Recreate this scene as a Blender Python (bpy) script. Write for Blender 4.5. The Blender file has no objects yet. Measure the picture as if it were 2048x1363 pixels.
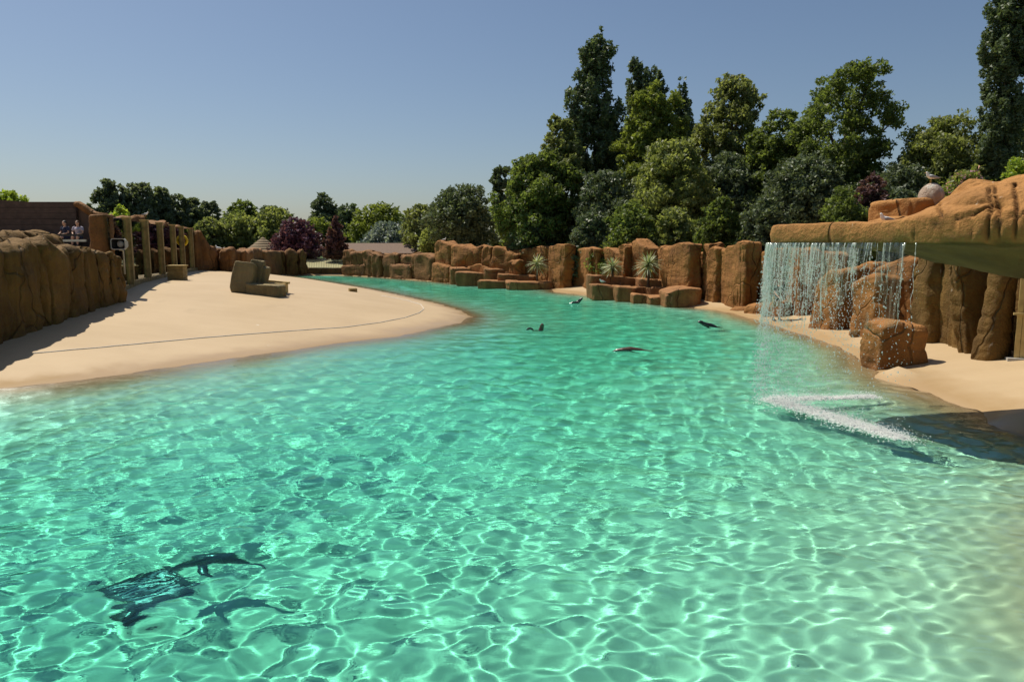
import bpy, bmesh, math, random
import numpy as np
from mathutils import Vector, Matrix
sc = bpy.context.scene
R = math.radians
# ------------------------------------------------------------------ camera, sky, sun, exposure
CAM_H, F, CX, CY, PITCH = 3.2, 1450.0, 1024.0, 681.5, R(7.62)
cam = bpy.data.cameras.new('camera'); camo = bpy.data.objects.new('camera', cam); sc.collection.objects.link(camo)
cam.sensor_width = 36; cam.lens = 36*F/2048; cam.clip_start = .1; cam.clip_end = 3000
camo.location = (0, 0, CAM_H); camo.rotation_euler = (math.pi/2-PITCH, 0, 0); sc.camera = camo
SUN_EL, SUN_AZ = R(59.5), R(-52)           # azimuth measured from +Y, negative towards -X
world = bpy.data.worlds.new('World'); sc.world = world; world.use_nodes = True
nt = world.node_tree; sky = nt.nodes.new('ShaderNodeTexSky'); sky.sky_type = 'NISHITA'; sky.sun_disc = False
sky.sun_elevation = SUN_EL; sky.sun_rotation = SUN_AZ; sky.air_density = 1.0; sky.dust_density = 1.2; sky.ozone_density = 3.0; sky.altitude = 0
nt.links.new(sky.outputs[0], nt.nodes['Background'].inputs[0]); nt.nodes['Background'].inputs[1].default_value = .064
sun_dir = Vector((math.sin(SUN_AZ)*math.cos(SUN_EL), math.cos(SUN_AZ)*math.cos(SUN_EL), math.sin(SUN_EL)))
sl = bpy.data.lights.new('sun', 'SUN'); sl.energy = 4.3; sl.angle = R(.5); sl.color = (1, .93, .80)
so = bpy.data.objects.new('sun', sl); sc.collection.objects.link(so); so.rotation_euler = sun_dir.to_track_quat('Z', 'Y').to_euler()
so.location = (-20, 20, 40); sl.cycles.is_caustics_light = True
sc.view_settings.view_transform = 'Standard'; sc.view_settings.look = 'None'; sc.view_settings.exposure = .33; sc.view_settings.gamma = 1
sc.render.engine = 'CYCLES'; sc.cycles.use_denoising = True; sc.cycles.max_bounces = 8; sc.cycles.transparent_max_bounces = 24
sc.cycles.caustics_refractive = True; sc.cycles.caustics_reflective = False; sc.cycles.blur_glossy = .3; sc.cycles.sample_clamp_indirect = 6
# ------------------------------------------------------------------ pixel helpers
def ray(px, py):
    u = (px-CX)/F; v = (CY-py)/F
    return np.array([u, math.cos(PITCH)+v*math.sin(PITCH), -math.sin(PITCH)+v*math.cos(PITCH)])
def PZ(px, py, z=0.):
    d = ray(px, py); t = (z-CAM_H)/d[2]; return np.array([0, 0, CAM_H])+d*t
def PY(px, py, Y):
    d = ray(px, py); return np.array([0, 0, CAM_H])+d*(Y/d[1])
def zat(px, py, Y): return PY(px, py, Y)[2]
# ------------------------------------------------------------------ noise
def vnoise(P, seed=0):
    P = np.asarray(P, float); I = np.floor(P).astype(np.int64); f = P-I; f = f*f*(3-2*f); out = 0
    for dx in (0, 1):
        for dy in (0, 1):
            for dz in (0, 1):
                h = ((I[..., 0]+dx)*374761393+(I[..., 1]+dy)*668265263+(I[..., 2]+dz)*1274126177+seed*974711) & 0xffffffff
                h = ((h ^ (h >> 13))*1103515245) & 0xffffffff; h = (h ^ (h >> 16)) & 0xffff
                w = (f[..., 0] if dx else 1-f[..., 0])*(f[..., 1] if dy else 1-f[..., 1])*(f[..., 2] if dz else 1-f[..., 2])
                out = out+w*(h/32767.5-1)
    return out
def fbm(P, oct=4, seed=0):
    P = np.asarray(P, float); a = 1; s = 0
    for k in range(oct): s = s+a*vnoise(P*2**k, seed+k*17); a *= .5
    return s
def sstep(a, b, x): t = np.clip((x-a)/(b-a), 0, 1); return t*t*(3-2*t)
# ------------------------------------------------------------------ object helpers
C = sc.collection
def tag(o, label=None, cat=None, group=None, kind=None):
    if label: o['label'] = label
    if cat: o['category'] = cat
    if group: o['group'] = group
    if kind: o['kind'] = kind
    return o
def thing(name, loc, label, cat, group=None):
    o = bpy.data.objects.new(name, None); C.objects.link(o); o.location = loc; o.empty_display_size = .1
    return tag(o, label, cat, group)
def wloc(o):
    v = np.zeros(3)
    while o is not None: v = v+np.array(o.location); o = o.parent
    return v
def mesh_np(name, v, f, smooth=True):
    v = np.asarray(v, float); me = bpy.data.meshes.new(name); me.vertices.add(len(v)); me.vertices.foreach_set('co', v.ravel())
    if isinstance(f, np.ndarray):
        n = f.shape[1]; me.loops.add(f.size); me.loops.foreach_set('vertex_index', f.ravel().astype(np.int32))
        me.polygons.add(len(f)); me.polygons.foreach_set('loop_start', np.arange(0, f.size, n, dtype=np.int32))
    else:
        fl = [i for q in f for i in q]; st = np.cumsum([0]+[len(q) for q in f])[:-1]
        me.loops.add(len(fl)); me.loops.foreach_set('vertex_index', np.array(fl, np.int32))
        me.polygons.add(len(f)); me.polygons.foreach_set('loop_start', st.astype(np.int32))
    me.polygons.foreach_set('use_smooth', np.full(len(me.polygons), smooth)); me.update(calc_edges=True); me.validate()
    return me
def mk(name, v, f, mat, parent=None, smooth=True, origin=None):
    """mesh object from WORLD coordinates"""
    v = np.asarray(v, float)
    org = wloc(parent) if parent is not None else (np.array(origin) if origin is not None else np.array([v[:, 0].mean(), v[:, 1].mean(), v[:, 2].min()]))
    o = bpy.data.objects.new(name, mesh_np(name, v-org, f, smooth)); C.objects.link(o)
    if parent is not None: o.parent = parent
    else: o.location = org
    if mat: o.data.materials.append(mat)
    return o
class MB:
    def __init__(s): s.v = []; s.f = []; s.n = 0
    def add(s, v, f):
        v = np.asarray(v, float); s.v.append(v); s.f += [tuple(int(i)+s.n for i in q) for q in f]; s.n += len(v)
    def box(s, c, d, rot=None):
        v = np.array([(x, y, z) for z in (-.5, .5) for y in (-.5, .5) for x in (-.5, .5)])*np.array(d)
        if rot is not None: v = v@np.array(rot.to_3x3()).T
        s.add(v+np.array(c), [(0, 2, 3, 1), (4, 5, 7, 6), (0, 1, 5, 4), (2, 6, 7, 3), (0, 4, 6, 2), (1, 3, 7, 5)])
    def tube(s, pts, rad, n=8, caps=True):
        pts = [np.array(p, float) for p in pts]; m = len(pts); rad = [rad]*m if np.isscalar(rad) else rad; vs = []; up = None
        for i in range(m):
            t = pts[min(i+1, m-1)]-pts[max(i-1, 0)]; t = t/(np.linalg.norm(t)+1e-9)
            if up is None: up = np.array([0, 0, 1.]) if abs(t[2]) < .9 else np.array([1., 0, 0])
            a = np.cross(t, up); a /= np.linalg.norm(a)+1e-9; b = np.cross(a, t); up = b
            r = rad[i] if not isinstance(rad[i], (tuple, list)) else None
            for k in range(n):
                q = 2*math.pi*k/n; ra, rb = (r, r) if r is not None else rad[i]
                vs.append(pts[i]+a*math.cos(q)*ra+b*math.sin(q)*rb)
        f = [(i*n+k, i*n+(k+1) % n, (i+1)*n+(k+1) % n, (i+1)*n+k) for i in range(m-1) for k in range(n)]
        if caps: f += [tuple(range(n))[::-1], tuple(range((m-1)*n, m*n))]
        s.add(vs, f)
    def ball(s, c, r, nu=12, nv=8, rot=None):
        r = np.array([r]*3 if np.isscalar(r) else r, float); vs = [np.array([0, 0, -1.])]
        for j in range(1, nv):
            a = math.pi*j/nv
            for i in range(nu): b = 2*math.pi*i/nu; vs.append(np.array([math.sin(a)*math.cos(b), math.sin(a)*math.sin(b), -math.cos(a)]))
        vs.append(np.array([0, 0, 1.])); vs = np.array(vs)*r
        if rot is not None: vs = vs@np.array(rot.to_3x3()).T
        f = [(0, 1+(i+1) % nu, 1+i) for i in range(nu)]
        for j in range(nv-2): f += [(1+j*nu+i, 1+j*nu+(i+1) % nu, 1+(j+1)*nu+(i+1) % nu, 1+(j+1)*nu+i) for i in range(nu)]
        L = 1+(nv-1)*nu; f += [(L, L-nu+i, L-nu+(i+1) % nu) for i in range(nu)]
        s.add(vs+np.array(c), f)
    def build(s, name, mat, parent=None, smooth=True, origin=None): return mk(name, np.concatenate(s.v), s.f, mat, parent, smooth, origin)
def fuse(o, voxel, smooth=6):
    m = o.modifiers.new('fuse', 'REMESH'); m.mode = 'VOXEL'; m.voxel_size = voxel; m.use_smooth_shade = True
    if smooth: k = o.modifiers.new('soft', 'SMOOTH'); k.iterations = smooth; k.factor = .5
    return o
# ------------------------------------------------------------------ materials
class NT:
    def __init__(s, name):
        s.m = bpy.data.materials.new(name); s.m.use_nodes = True; s.t = s.m.node_tree; s.t.nodes.clear()
        s.out = s.t.nodes.new('ShaderNodeOutputMaterial')
    def n(s, typ, **kw):
        x = s.t.nodes.new('ShaderNode'+typ)
        for k, v in kw.items():
            if k.startswith('i_'):
                key = k[2:].replace('_', ' '); inp = x.inputs[int(key)] if key.isdigit() else x.inputs[key]
                if isinstance(v, bpy.types.NodeSocket): s.t.links.new(v, inp)
                else: inp.default_value = v
            else: setattr(x, k, v)
        return x
    def link(s, a, b): s.t.links.new(a, b)
    def pos(s, scale=(1, 1, 1), warp=0, wscale=1.):
        p = s.n('NewGeometry').outputs['Position']
        if warp:
            nz = s.n('TexNoise', i_Scale=wscale, i_Vector=p, i_Detail=2.)
            sub = s.n('VectorMath', operation='SUBTRACT', i_0=nz.outputs['Color'], i_1=(.5, .5, .5))
            mu = s.n('VectorMath', operation='SCALE', i_0=sub.outputs[0]); mu.inputs['Scale'].default_value = warp
            p = s.n('VectorMath', operation='ADD', i_0=p, i_1=mu.outputs[0]).outputs[0]
        return s.n('VectorMath', operation='MULTIPLY', i_0=p, i_1=scale).outputs[0]
    def noise(s, vec, scale, detail=4., rough=.55): return s.n('TexNoise', i_Vector=vec, i_Scale=scale, i_Detail=detail, i_Roughness=rough).outputs['Fac']
    def ramp(s, fac, stops):
        r = s.n('ValToRGB', i_Fac=fac); e = r.color_ramp.elements
        while len(e) < len(stops): e.new(.5)
        for q, (p, c) in zip(e, stops): q.position = p; q.color = (*c, 1) if len(c) == 3 else c
        return r.outputs[0]
    def mix(s, fac, a, b, mode='MIX'):
        x = s.n('Mix', data_type='RGBA', blend_type=mode)
        for sock, v in ((x.inputs['Factor'], fac), (x.inputs[6], a), (x.inputs[7], b)):
            if isinstance(v, bpy.types.NodeSocket): s.link(v, sock)
            else: sock.default_value = v if not isinstance(v, tuple) or len(v) == 4 else (*v, 1)
        return x.outputs[2]
    def math(s, op, a, b=0., clamp=False):
        x = s.n('Math', operation=op, use_clamp=clamp)
        for i, v in ((0, a), (1, b)):
            if isinstance(v, bpy.types.NodeSocket): s.link(v, x.inputs[i])
            else: x.inputs[i].default_value = v
        return x.outputs[0]
    def pbr(s, col, rough=.7, bump=None, bstr=.3, bdist=.02, spec=.4, **kw):
        p = s.n('BsdfPrincipled')
        for sock, v in ((p.inputs['Base Color'], col), (p.inputs['Roughness'], rough), (p.inputs['Specular IOR Level'], spec)):
            if isinstance(v, bpy.types.NodeSocket): s.link(v, sock)
            else: sock.default_value = (*v, 1) if isinstance(v, tuple) and len(v) == 3 else v
        for k, v in kw.items(): p.inputs[k.replace('_', ' ')].default_value = v
        if bump is not None:
            b = s.n('Bump', i_Height=bump, i_Strength=bstr, i_Distance=bdist); s.link(b.outputs[0], p.inputs['Normal'])
        s.link(p.outputs[0], s.out.inputs[0]); return p
def simple(name, col, rough=.6, var=.25, scale=6., spec=.4, **kw):
    t = NT(name); n = t.noise(t.pos(), scale); c2 = tuple(x*(1-var) for x in col); c3 = tuple(min(1, x*(1+var)) for x in col)
    t.pbr(t.ramp(n, [(.3, c2), (.7, c3)]), rough, bump=n, bstr=.15, bdist=.01, spec=spec, **kw); return t.m
def rock_mat(name, dark, mid, light, crack_scale=.42, guano=.0, strata=.5, green=0., crack_dark=.6):
    t = NT(name)
    n1 = t.noise(t.pos(), .9, 5.); base = t.ramp(n1, [(.28, dark), (.5, mid), (.74, light)])
    st = t.noise(t.pos((2.6, 2.6, .35)), 1.6, 5., .6); base = t.mix(t.math('MULTIPLY', st, .55), base, t.ramp(st, [(.35, tuple(x*.55 for x in dark)), (.65, light)]))
    wv = t.pos((.25, .25, 1.0), warp=.5, wscale=.8)
    s2 = t.noise(wv, 5.5, 3., .5)
    vo = t.n('TexVoronoi', feature='DISTANCE_TO_EDGE', i_Vector=t.pos((1, 1, .55), warp=.45, wscale=1.3), i_Scale=crack_scale)
    cr = t.n('MapRange', i_Value=vo.outputs['Distance'], i_1=0., i_2=.008+.012*crack_scale, i_3=0., i_4=1.).outputs[0]
    brk = t.n('MapRange', i_Value=t.noise(t.pos(), 1.1, 2.), i_1=.4, i_2=.6, i_3=0., i_4=1.).outputs[0]; base = t.mix(t.math('MULTIPLY', brk, t.math('MULTIPLY', t.math('SUBTRACT', 1., cr), 1-crack_dark)), base, tuple(x*.16 for x in dark))
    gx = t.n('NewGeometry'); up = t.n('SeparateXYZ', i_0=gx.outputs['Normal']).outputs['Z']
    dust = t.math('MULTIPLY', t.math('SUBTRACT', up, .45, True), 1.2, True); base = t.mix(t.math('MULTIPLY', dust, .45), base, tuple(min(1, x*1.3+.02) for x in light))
    if green:
        jt = t.n('Attribute', attribute_name='joint').outputs['Fac']; base = t.mix(t.math('MULTIPLY', jt, .9), base, tuple(x*.12 for x in dark))
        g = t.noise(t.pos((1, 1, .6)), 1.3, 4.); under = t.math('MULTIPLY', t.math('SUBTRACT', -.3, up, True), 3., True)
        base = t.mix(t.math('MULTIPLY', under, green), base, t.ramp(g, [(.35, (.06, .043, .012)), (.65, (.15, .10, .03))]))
    if guano:
        gu = t.noise(t.pos((3.2, 3.2, .45)), 2.4, 3., .6); gm = t.n('MapRange', i_Value=gu, i_1=.71-guano, i_2=.76-guano, i_3=0., i_4=.8).outputs[0]
        gm = t.math('MULTIPLY', gm, t.math('ADD', t.math('MULTIPLY', up, 1.2), .15, True)); base = t.mix(gm, base, (.62, .58, .5))
    fine = t.noise(t.pos(), 14., 6., .65); med = t.noise(t.pos(), 3.2, 4.)
    h = t.math('ADD', t.math('MULTIPLY', fine, .55), t.math('MULTIPLY', med, .9)); h = t.math('ADD', h, t.math('MULTIPLY', s2, strata)); h = t.math('ADD', h, t.math('MULTIPLY', cr, .9))
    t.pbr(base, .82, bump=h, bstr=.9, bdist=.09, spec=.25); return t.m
M = {}
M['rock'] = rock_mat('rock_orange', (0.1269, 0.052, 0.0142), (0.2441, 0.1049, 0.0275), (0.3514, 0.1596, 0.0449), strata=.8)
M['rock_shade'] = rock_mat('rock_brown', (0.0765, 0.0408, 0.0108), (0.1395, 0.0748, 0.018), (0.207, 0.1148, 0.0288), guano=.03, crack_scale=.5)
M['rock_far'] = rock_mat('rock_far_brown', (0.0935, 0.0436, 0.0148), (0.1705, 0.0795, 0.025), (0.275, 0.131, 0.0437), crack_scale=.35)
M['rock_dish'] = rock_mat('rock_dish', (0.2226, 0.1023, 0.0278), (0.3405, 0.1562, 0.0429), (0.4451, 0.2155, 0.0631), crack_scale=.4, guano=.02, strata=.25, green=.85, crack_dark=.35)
M['rock_ledge'] = rock_mat('rock_ledge', (0.1229, 0.0564, 0.02), (0.2321, 0.1072, 0.0381), (0.3685, 0.1748, 0.0661), guano=.02, crack_scale=.5)
M['rock_grey'] = rock_mat('rock_grey', (0.12, 0.095, 0.048), (0.2, 0.155, 0.076), (0.29, 0.22, 0.104), crack_scale=.12, strata=.6)
M['concrete_dark'] = simple('render_brown', (.13, .085, .06), .9, .2, 2.)
M['wood'] = simple('treated_timber', (.27, .19, .07), .75, .3, 5.)
M['wood_light'] = simple('fresh_timber', (.46, .33, .13), .7, .2, 6.)
M['wood_dark'] = simple('dark_boards', (.085, .055, .042), .8, .3, 4.)
M['steel'] = simple('galvanised_steel', (.42, .44, .42), .4, .15, 9., Metallic=.6)
M['black'] = simple('black_plastic', (.02, .02, .02), .5, .2)
M['grey'] = simple('grey_plastic', (.42, .40, .36), .55, .12)
M['yellow'] = simple('yellow_plastic', (.75, .52, .02), .45, .1)
M['white_feather'] = simple('white_feathers', (.80, .79, .76), .8, .08)
M['grey_feather'] = simple('grey_feathers', (.28, .29, .31), .8, .12)
M['beak'] = simple('beak', (.55, .33, .06), .5, .1)
M['fur'] = simple('wet_fur', (.018, .016, .014), .22, .3, 20., spec=.6)
M['fur_brown'] = simple('wet_brown_fur', (.075, .04, .022), .25, .3, 20., spec=.6)
M['skin'] = simple('skin', (.55, .33, .23), .55, .08)
M['shirt'] = simple('dark_green_cloth', (.015, .04, .035), .9, .2)
M['shorts'] = simple('khaki_cloth', (.34, .26, .13), .9, .15)
M['shoe'] = simple('black_shoe', (.02, .018, .016), .6, .2)
M['hair'] = simple('hair', (.10, .045, .02), .6, .2)
M['navy'] = simple('dark_blue_cloth', (.03, .035, .07), .9, .2)
M['pale_cloth'] = simple('pale_lilac_cloth', (.42, .38, .45), .9, .1)
M['rope'] = simple('blue_grey_rope', (.62, .62, .60), .8, .2, 30.)
M['thatch'] = simple('thatch', (.22, .165, .10), .95, .35, 12.)
M['roof_tile'] = simple('brown_shingle', (.17, .115, .085), .9, .25, 8.)
M['cream'] = simple('ochre_boards', (.42, .30, .10), .8, .1)
M['grass'] = simple('grass', (.055, .075, .02), .95, .4, .8)
M['bark'] = simple('bark', (.085, .062, .042), .95, .35, 4.)
M['grate'] = simple('dark_grate', (.012, .014, .014), .5, .2)
M['pale_grate'] = simple('pale_grate', (.72, .75, .54), .6, .15)
M['white_paint'] = simple('white_paint', (.72, .72, .68), .6, .05)
def glass_mat():
    t = NT('tinted_glass'); tr = t.n('BsdfTransparent', i_Color=(.86, .95, .90, 1)); gl = t.n('BsdfGlossy', i_Roughness=.02, i_Color=(.9, .95, .93, 1))
    fr = t.n('Fresnel', i_IOR=1.5); mx = t.n('MixShader', i_0=fr.outputs[0], i_1=tr.outputs[0], i_2=gl.outputs[0]); t.link(mx.outputs[0], t.out.inputs[0]); return t.m
M['glass'] = glass_mat()
def leaf_mat(name, a, b, trans=.5):
    t = NT(name); at = t.n('Attribute', attribute_name='rnd'); nz = t.noise(t.pos(), .55, 3.)
    f = t.math('ADD', t.math('MULTIPLY', at.outputs['Fac'], .65), t.math('MULTIPLY', nz, .45)); c = t.ramp(f, [(.2, a), (.85, b)])
    d = t.n('BsdfPrincipled', i_Base_Color=c, i_Roughness=.5); d.inputs['Specular IOR Level'].default_value = .35
    tc = t.mix(1., c, (1.3, 1.32, .7), 'MULTIPLY'); tl = t.n('BsdfTranslucent', i_Color=tc)
    mx = t.n('MixShader', i_0=trans, i_1=d.outputs[0], i_2=tl.outputs[0]); t.link(mx.outputs[0], t.out.inputs[0]); return t.m
M['lf_poplar'] = leaf_mat('poplar_leaf', (0.0637, 0.0913, 0.0463), (0.1588, 0.2079, 0.1069), .32)
M['lf_green'] = leaf_mat('green_leaf', (0.0768, 0.1064, 0.0303), (0.1868, 0.2375, 0.0675))
M['lf_light'] = leaf_mat('light_green_leaf', (0.1082, 0.1403, 0.0296), (0.2559, 0.3009, 0.0752), .5)
M['lf_olive'] = leaf_mat('olive_leaf', (0.1348, 0.1694, 0.0606), (0.2957, 0.3234, 0.1212))
M['lf_willow'] = leaf_mat('willow_leaf', (0.111, 0.1368, 0.0498), (0.2599, 0.2832, 0.1206), .5)
M['lf_dark'] = leaf_mat('dark_leaf', (0.0629, 0.0851, 0.047), (0.1565, 0.1971, 0.1077), .3)
M['lf_silver'] = leaf_mat('silver_leaf', (0.0727, 0.105, 0.0968), (0.2921, 0.3458, 0.3338), .3)
M['lf_purple'] = leaf_mat('purple_leaf', (0.0532, 0.023, 0.0435), (0.1587, 0.066, 0.1102), .35)
M['lf_red'] = leaf_mat('red_brown_leaf', (0.0722, 0.037, 0.0391), (0.1719, 0.088, 0.0943), .35)
M['lf_bright'] = leaf_mat('bright_leaf', (0.1946, 0.2672, 0.0348), (0.4081, 0.492, 0.0882), .5)
M['lf_palm'] = leaf_mat('sword_leaf', (0.1719, 0.218, 0.0943), (0.5842, 0.615, 0.4103), .3)
M['lf_row'] = leaf_mat('grey_green_leaf', (0.0864, 0.11, 0.0638), (0.209, 0.244, 0.1508), .4)
M['lf_pink'] = leaf_mat('pink_flower', (0.5358, 0.256, 0.3364), (0.9737, 0.564, 0.6684), .3)
# ------------------------------------------------------------------ pool outline and terrain
wl = [(0, 778), (120, 765), (260, 747), (400, 728), (550, 705), (700, 685), (800, 672), (880, 655), (925, 645), (942, 633), (925, 622), (880, 608), (800, 590),
      (740, 577.5), (680, 567), (620, 558), (575, 552.5), (590, 550.5), (690, 550.5), (780, 556), (870, 563), (905, 567), (1000, 573), (1094, 577.5), (1110, 584), (1190, 592),
      (1330, 609), (1440, 622), (1560, 655), (1640, 682), (1700, 710), (1740, 735), (1800, 765), (1900, 803), (1990, 832), (2048, 850)]
poly = [PZ(a, b)[:2] for a, b in wl]+[np.array(p) for p in ((9.7, 11.9), (9.9, 10.8), (8.8, 9.2), (6.7, 7.3), (5.6, 5.4), (5.0, 3), (5.0, -10), (-22, -10), (-22, 8), (-16, 13.2))]
poly = np.array(poly)
def sdist(X, Y, pl=poly):
    X = np.asarray(X, float); Y = np.asarray(Y, float); d = np.full(X.shape, 1e9); ins = np.zeros(X.shape, bool)
    for i in range(len(pl)):
        ax, ay = pl[i]; bx, by = pl[(i+1) % len(pl)]; ex, ey = bx-ax, by-ay
        t = np.clip(((X-ax)*ex+(Y-ay)*ey)/(ex*ex+ey*ey+1e-12), 0, 1); d = np.minimum(d, np.hypot(X-ax-t*ex, Y-ay-t*ey))
        c = ((ay > Y) != (by > Y)) & (X < (bx-ax)*(Y-ay)/(by-ay+1e-12)+ax); ins ^= c
    return np.where(ins, -d, d)
BUMPS = []
def terr(X, Y):
    X = np.asarray(X, float); Y = np.asarray(Y, float)
    s = sdist(X, Y); s = s+(.10*np.sin(X*1.3+Y*.5)+.06*np.sin(X*3.1-Y*2.3))*np.exp(-np.abs(s)/1.5)
    xx = .15*np.maximum(s, 0); up = xx/(1+(xx/1.6)**4)**.25; dn = -1.6*(1-np.exp(-np.maximum(-s, 0)/(2.2+2.6*sstep(24, 14, Y))))
    z = np.where(s > 0, up, dn)
    for bx, by, bh, br in BUMPS: z = z+bh*np.exp(-((X-bx)**2+(Y-by)**2)/br**2)
    return z
TS = np.concatenate([np.arange(3, 40, .2), np.arange(40, 130, .4)])
def T(px, py):
    """where the ray of a pixel meets the terrain (never the pool floor: water level at least)"""
    d = ray(px, py); O = np.array([0, 0, CAM_H]); lo, hi = 3., 130.
    for ts in (TS, None, None):
        if ts is None: ts = np.linspace(lo, hi, 24)
        p = O+d*ts[:, None]; below = p[:, 2] <= np.maximum(0., terr(p[:, 0], p[:, 1]))
        i = int(np.argmax(below)) if below.any() else len(ts)-1; lo, hi = ts[max(i-1, 0)], ts[i]
    return O+d*hi
b1 = PZ(1790, 752, .05); b2 = PZ(2040, 850, .1)
BUMPS += [(b1[0], b1[1], .26, .42), (b2[0]+.25, b2[1]+.1, .34, .8)]
def axis(a, b, step, lim0, lim1):
    v = list(np.arange(a, b+1e-6, step)); s = step; x = a; L = []
    while x > lim0: s *= 1.6; x -= s; L.append(x)
    s = step; x = v[-1]; Rr = []
    while x < lim1: s *= 1.6; x += s; Rr.append(x)
    return np.array(L[::-1]+v+Rr)
xs = axis(-34, 24, .38, -900, 900); ys = axis(-12, 88, .38, -300, 1500)
GX, GY = np.meshgrid(xs, ys); GZ = terr(GX, GY)
V = np.stack([GX, GY, GZ], -1).reshape(-1, 3); nx, ny = len(xs), len(ys)
i0 = np.arange((ny-1)*nx).reshape(ny-1, nx)[:, :-1].ravel(); Fq = np.stack([i0, i0+1, i0+nx+1, i0+nx], -1)
cxm = V[Fq].mean(1); inside = (cxm[:, 0] > -34) & (cxm[:, 0] < 24) & (cxm[:, 1] > -12) & (cxm[:, 1] < 88)
def sub(Vv, Ff): u, inv = np.unique(Ff, return_inverse=True); return Vv[u], inv.reshape(Ff.shape)
def sand_mat():
    t = NT('sand_coloured_concrete'); z = t.n('SeparateXYZ', i_0=t.n('NewGeometry').outputs['Position']).outputs['Z']
    n = t.noise(t.pos((1, 1, 1)), .35, 5.); n2 = t.noise(t.pos((.5, 2.2, 1), warp=.6, wscale=.3), .9, 5., .6)
    c = t.ramp(n, [(.3, (.425, .305, .170)), (.7, (.49, .36, .21))]); c = t.mix(t.math('MULTIPLY', n2, .2), c, t.ramp(n2, [(.4, (.35, .235, .115)), (.62, (.50, .37, .215))]))
    zz = t.math('ADD', z, t.math('MULTIPLY', t.math('SUBTRACT', t.noise(t.pos(), .9, 6., .65), .5), .26))
    wet = t.n('MapRange', i_Value=zz, i_1=.05, i_2=.19, i_3=1., i_4=0.).outputs[0]
    c = t.mix(t.math('MULTIPLY', wet, .55), c, (.40, .255, .115)); pnt = t.n('MapRange', i_Value=zz, i_1=-.15, i_2=-.55, i_3=0., i_4=.85).outputs[0]; c = t.mix(pnt, c, (.74, .78, .58)); sp = t.noise(t.pos(), 26., 3., .7); c = t.mix(t.math('MULTIPLY', t.math('SUBTRACT', sp, .62, True), 2.2, True), c, (.30, .23, .14))
    vs = t.n('TexVoronoi', i_Vector=t.pos(warp=.3, wscale=3.), i_Scale=.9, i_Randomness=1.); vd = t.n('MapRange', i_Value=vs.outputs['Distance'], i_1=.02, i_2=.05, i_3=.75, i_4=0.).outputs[0]; sel = t.n('MapRange', i_Value=t.noise(t.pos(), .5, 2.), i_1=.52, i_2=.6, i_3=0., i_4=1.).outputs[0]
    c = t.mix(t.math('MULTIPLY', vd, sel), c, (.70, .68, .60)); smu = t.n('MapRange', i_Value=t.noise(t.pos((1.6, .7, 1)), .55, 6., .7), i_1=.60, i_2=.75, i_3=0., i_4=.4).outputs[0]; c = t.mix(smu, c, (.30, .215, .12))
    ro = t.math('SUBTRACT', .62, t.math('MULTIPLY', wet, .34)); t.pbr(c, ro, bump=t.noise(t.pos(), 9., 6., .7), bstr=.12, bdist=.02, spec=.4); return t.m
M['sand'] = sand_mat()
v_, f_ = sub(V, Fq[inside]); basin = mk('beach', v_, f_, M['sand'], origin=(0, 0, 0)); tag(basin, 'sand coloured concrete beach sloping down into the pool', kind='structure')
v_, f_ = sub(V, Fq[~inside]); grd = mk('ground', v_, f_, M['grass'], origin=(0, 0, 0)); tag(grd, 'grassy ground reaching to the horizon', kind='structure')
basin.cycles.is_caustics_receiver = True
# ------------------------------------------------------------------ water
FOAM = [PZ(1545, 803), PZ(1835, 892), PZ(1765, 797)]
rng = np.random.default_rng(11)
wys = list(np.arange(-8, 1, .3)); y = 1.
while y < 82: wys.append(y); y += .026+max(0, y-8)*.0048
wys = np.array(wys); S = np.linspace(-1, 1, 700)
hw = 5.0+.72*np.maximum(wys, 2); WX = S[None, :]*hw[:, None]; WX = np.where(wys[:, None] < 1.1, S[None, :]*24, WX); WY = np.repeat(wys[:, None], len(S), 1)
WX = np.where((wys[:, None] >= 1.1), WX, WX)
s_ = sdist(WX, WY); keepv = s_ < 1.2
waves = []
for k in range(80):
    lam = .17*(2.0/.17)**rng.random(); th = rng.normal(1.35, 1.05); waves.append((lam, th, .0027*lam**.95*(1 if lam < 1.2 else .8), rng.random()*6.283))
Z = np.zeros_like(WX)
SPC = np.maximum(.026+np.maximum(0, WY-8)*.0048, hw[:, None]*2/700)
for lam, th, a, ph in waves: Z += a*np.clip((lam/SPC-2.2)/2.5, 0, 1)*np.sin(2*math.pi/lam*(WX*math.cos(th)+WY*math.sin(th))+ph)
calm = .86+.2*sstep(-.4, .6, fbm(np.stack([WX*.12, WY*.12, 0*WX], -1), 2, 5)); Z *= calm
Z *= .25+.75*sstep(0, 2.2, -s_)
def segd(X, Y, a, b):
    ex, ey = b[0]-a[0], b[1]-a[1]; t = np.clip(((X-a[0])*ex+(Y-a[1])*ey)/(ex*ex+ey*ey), 0, 1); return np.hypot(X-a[0]-t*ex, Y-a[1]-t*ey)
fd = np.minimum(segd(WX, WY, FOAM[0], FOAM[1]), segd(WX, WY, FOAM[0], FOAM[2]))
Z += .012*np.exp(-fd/2.2)*np.sin(fd*11+2*fbm(np.stack([WX, WY, 0*WX], -1), 2, 9)); Z += .03*np.exp(-(fd/.28)**2)*(fbm(np.stack([WX*7, WY*7, 0*WX], -1), 2, 3))
V = np.stack([WX, WY, Z], -1).reshape(-1, 3); nx, ny = len(S), len(wys)
i0 = np.arange((ny-1)*nx).reshape(ny-1, nx)[:, :-1].ravel(); Fq = np.stack([i0, i0+1, i0+nx+1, i0+nx], -1)
kf = keepv.ravel()[Fq].any(1); u, inv = np.unique(Fq[kf], return_inverse=True); dep = np.maximum(0, -terr(V[u, 0], V[u, 1]))
water = mk('pool_water', V[u], inv.reshape(-1, 4), None, origin=(0, 0, 0)); tag(water, 'clear turquoise rippling pool water', kind='structure')
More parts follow.
